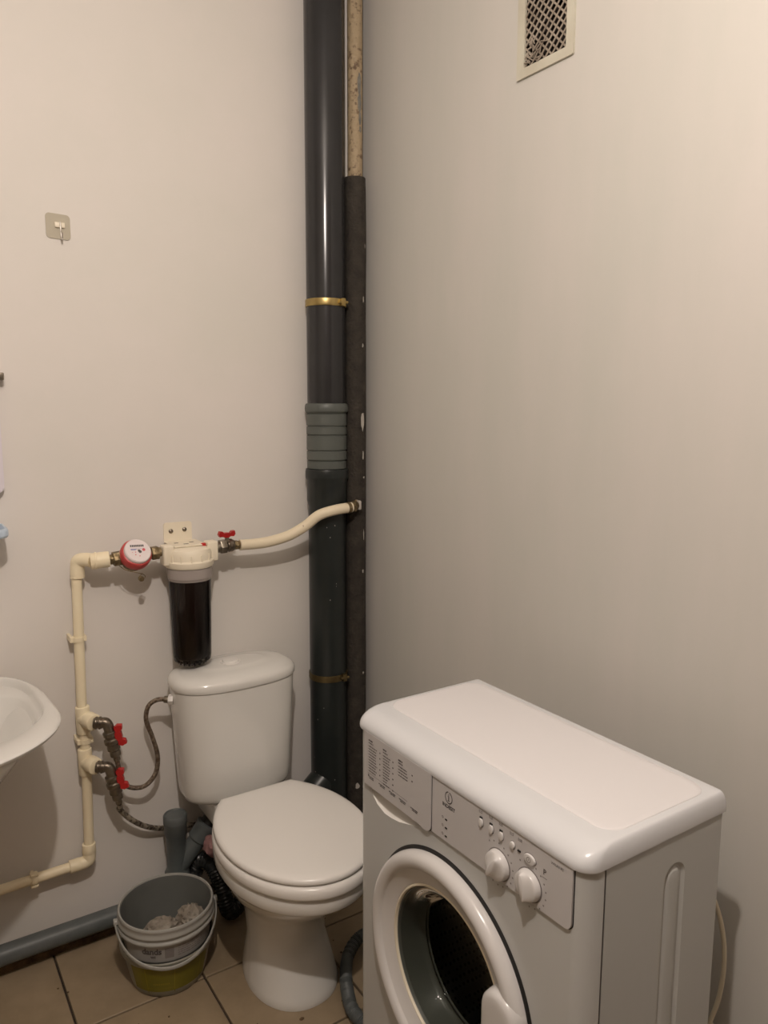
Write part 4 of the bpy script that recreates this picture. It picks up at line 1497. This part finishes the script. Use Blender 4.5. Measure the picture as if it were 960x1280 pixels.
# door handle
bm = bmesh.new()
hp = []
HY0, HY1, HZ0, HZ1 = .742, .822, .380, .556
ol = rrect(HY0, HY1, HZ0, HZ1, (.038, .024, .024, .038), 10)
rings = []
for h, ins in ((.006, -.001), (.016, 0), (.0255, .0015), (.0300, .005), (.0320, .011), (.0325, .02)):
    rings.append([(FXP - h, *q) for q in rrect(HY0 + ins, HY1 - ins, HZ0 + ins, HZ1 - ins, .0385 - ins, 10)])
loft(bm, rings)
obj('door_handle', bm, 'door', dr_, smooth=60)

# top lid
bm = bmesh.new()
rings = []
LX0, LX1, LY0, LY1 = FXP - .0065, 1.074, Y0 - .003, Y1 + .003


def lid_ring(z, fi, si, rf=.030, rb=.006):
    x0, x1, y0, y1 = LX0 + fi, LX1 - si, LY0 + si, LY1 - si
    return [(x, y, z) for x, y in rrect(x0, x1, y0, y1, (rb, rf, rf, rb), 8)]


rings.append(lid_ring(.8180, .004, .002))
rings.append(lid_ring(.8190, .001, .0004))
for k in range(0, 10):
    q = radians(90 * k / 9)
    rings.append(lid_ring(.823 + .029 * sin(q), .046 * (1 - cos(q)), .0001 + (.0085 * (1 - cos(q))) if True else 0, rf=.030 - .006 * k / 9, rb=.006))
for k, r_ in enumerate(rings):
    if k >= 2:
        zz = r_[0][2]
rings.append(lid_ring(.8523, .060, .020, rf=.02))
loft(bm, rings)
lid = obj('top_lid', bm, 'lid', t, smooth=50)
bm = bmesh.new()
rings = []
for z, ins in ((.8515, -.0010), (.8532, 0), (.8538, .0012), (.8539, .01)):
    rings.append([(x, y, z) for x, y in rrect(.818 + ins, 1.052 - ins, .657 + ins, 1.224 - ins, .035 - max(0, ins), 10)])
loft(bm, rings)
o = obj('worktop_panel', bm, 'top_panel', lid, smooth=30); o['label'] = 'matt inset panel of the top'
for x in (.81, 1.03):
    for y in (Y0 + .05, Y1 - .05):
        bm = bmesh.new(); cyl(bm, (x, y, 0), (x, y, .024), .018, 20, bev=.002); obj('foot', bm, 'rubber_black', t)
# drain hose and power cord belong to the machine
bm = bmesh.new()
tube(bm, [(1.095, 1.15, .70), (1.11, 1.18, .50), (1.12, 1.28, .30), (1.10, 1.40, .16), (1.045, 1.53, .085), (.985, 1.585, .045), (.935, 1.570, .026), (.895, 1.520, .021), (.862, 1.455, .019),
          (.845, 1.395, .019), (.862, 1.335, .019), (.95, 1.290, .019), (1.08, 1.28, .02)], .0155, 18, rfun=lambda i, L: .0155 + .0013 * sin(L * 1200), per=26)
obj('drain_hose', bm, 'hose_grey', t, smooth=70)
bm = bmesh.new()
tube(bm, [(1.085, .80, .62), (1.13, .73, .66), (1.165, .712, .60), (1.188, .702, .53), (1.195, .698, .46), (1.192, .702, .39), (1.18, .712, .33), (1.165, .73, .22), (1.16, .75, .05), (1.15, .80, .012), (1.14, 1.0, .009)], .0042, 10)
obj('power_cord', bm, 'cord', t)
bm = bmesh.new(); box(bm, (1.176, .704, .318), (1.192, .724, .338), .003); o = obj('cord_clip', bm, 'cord', t)
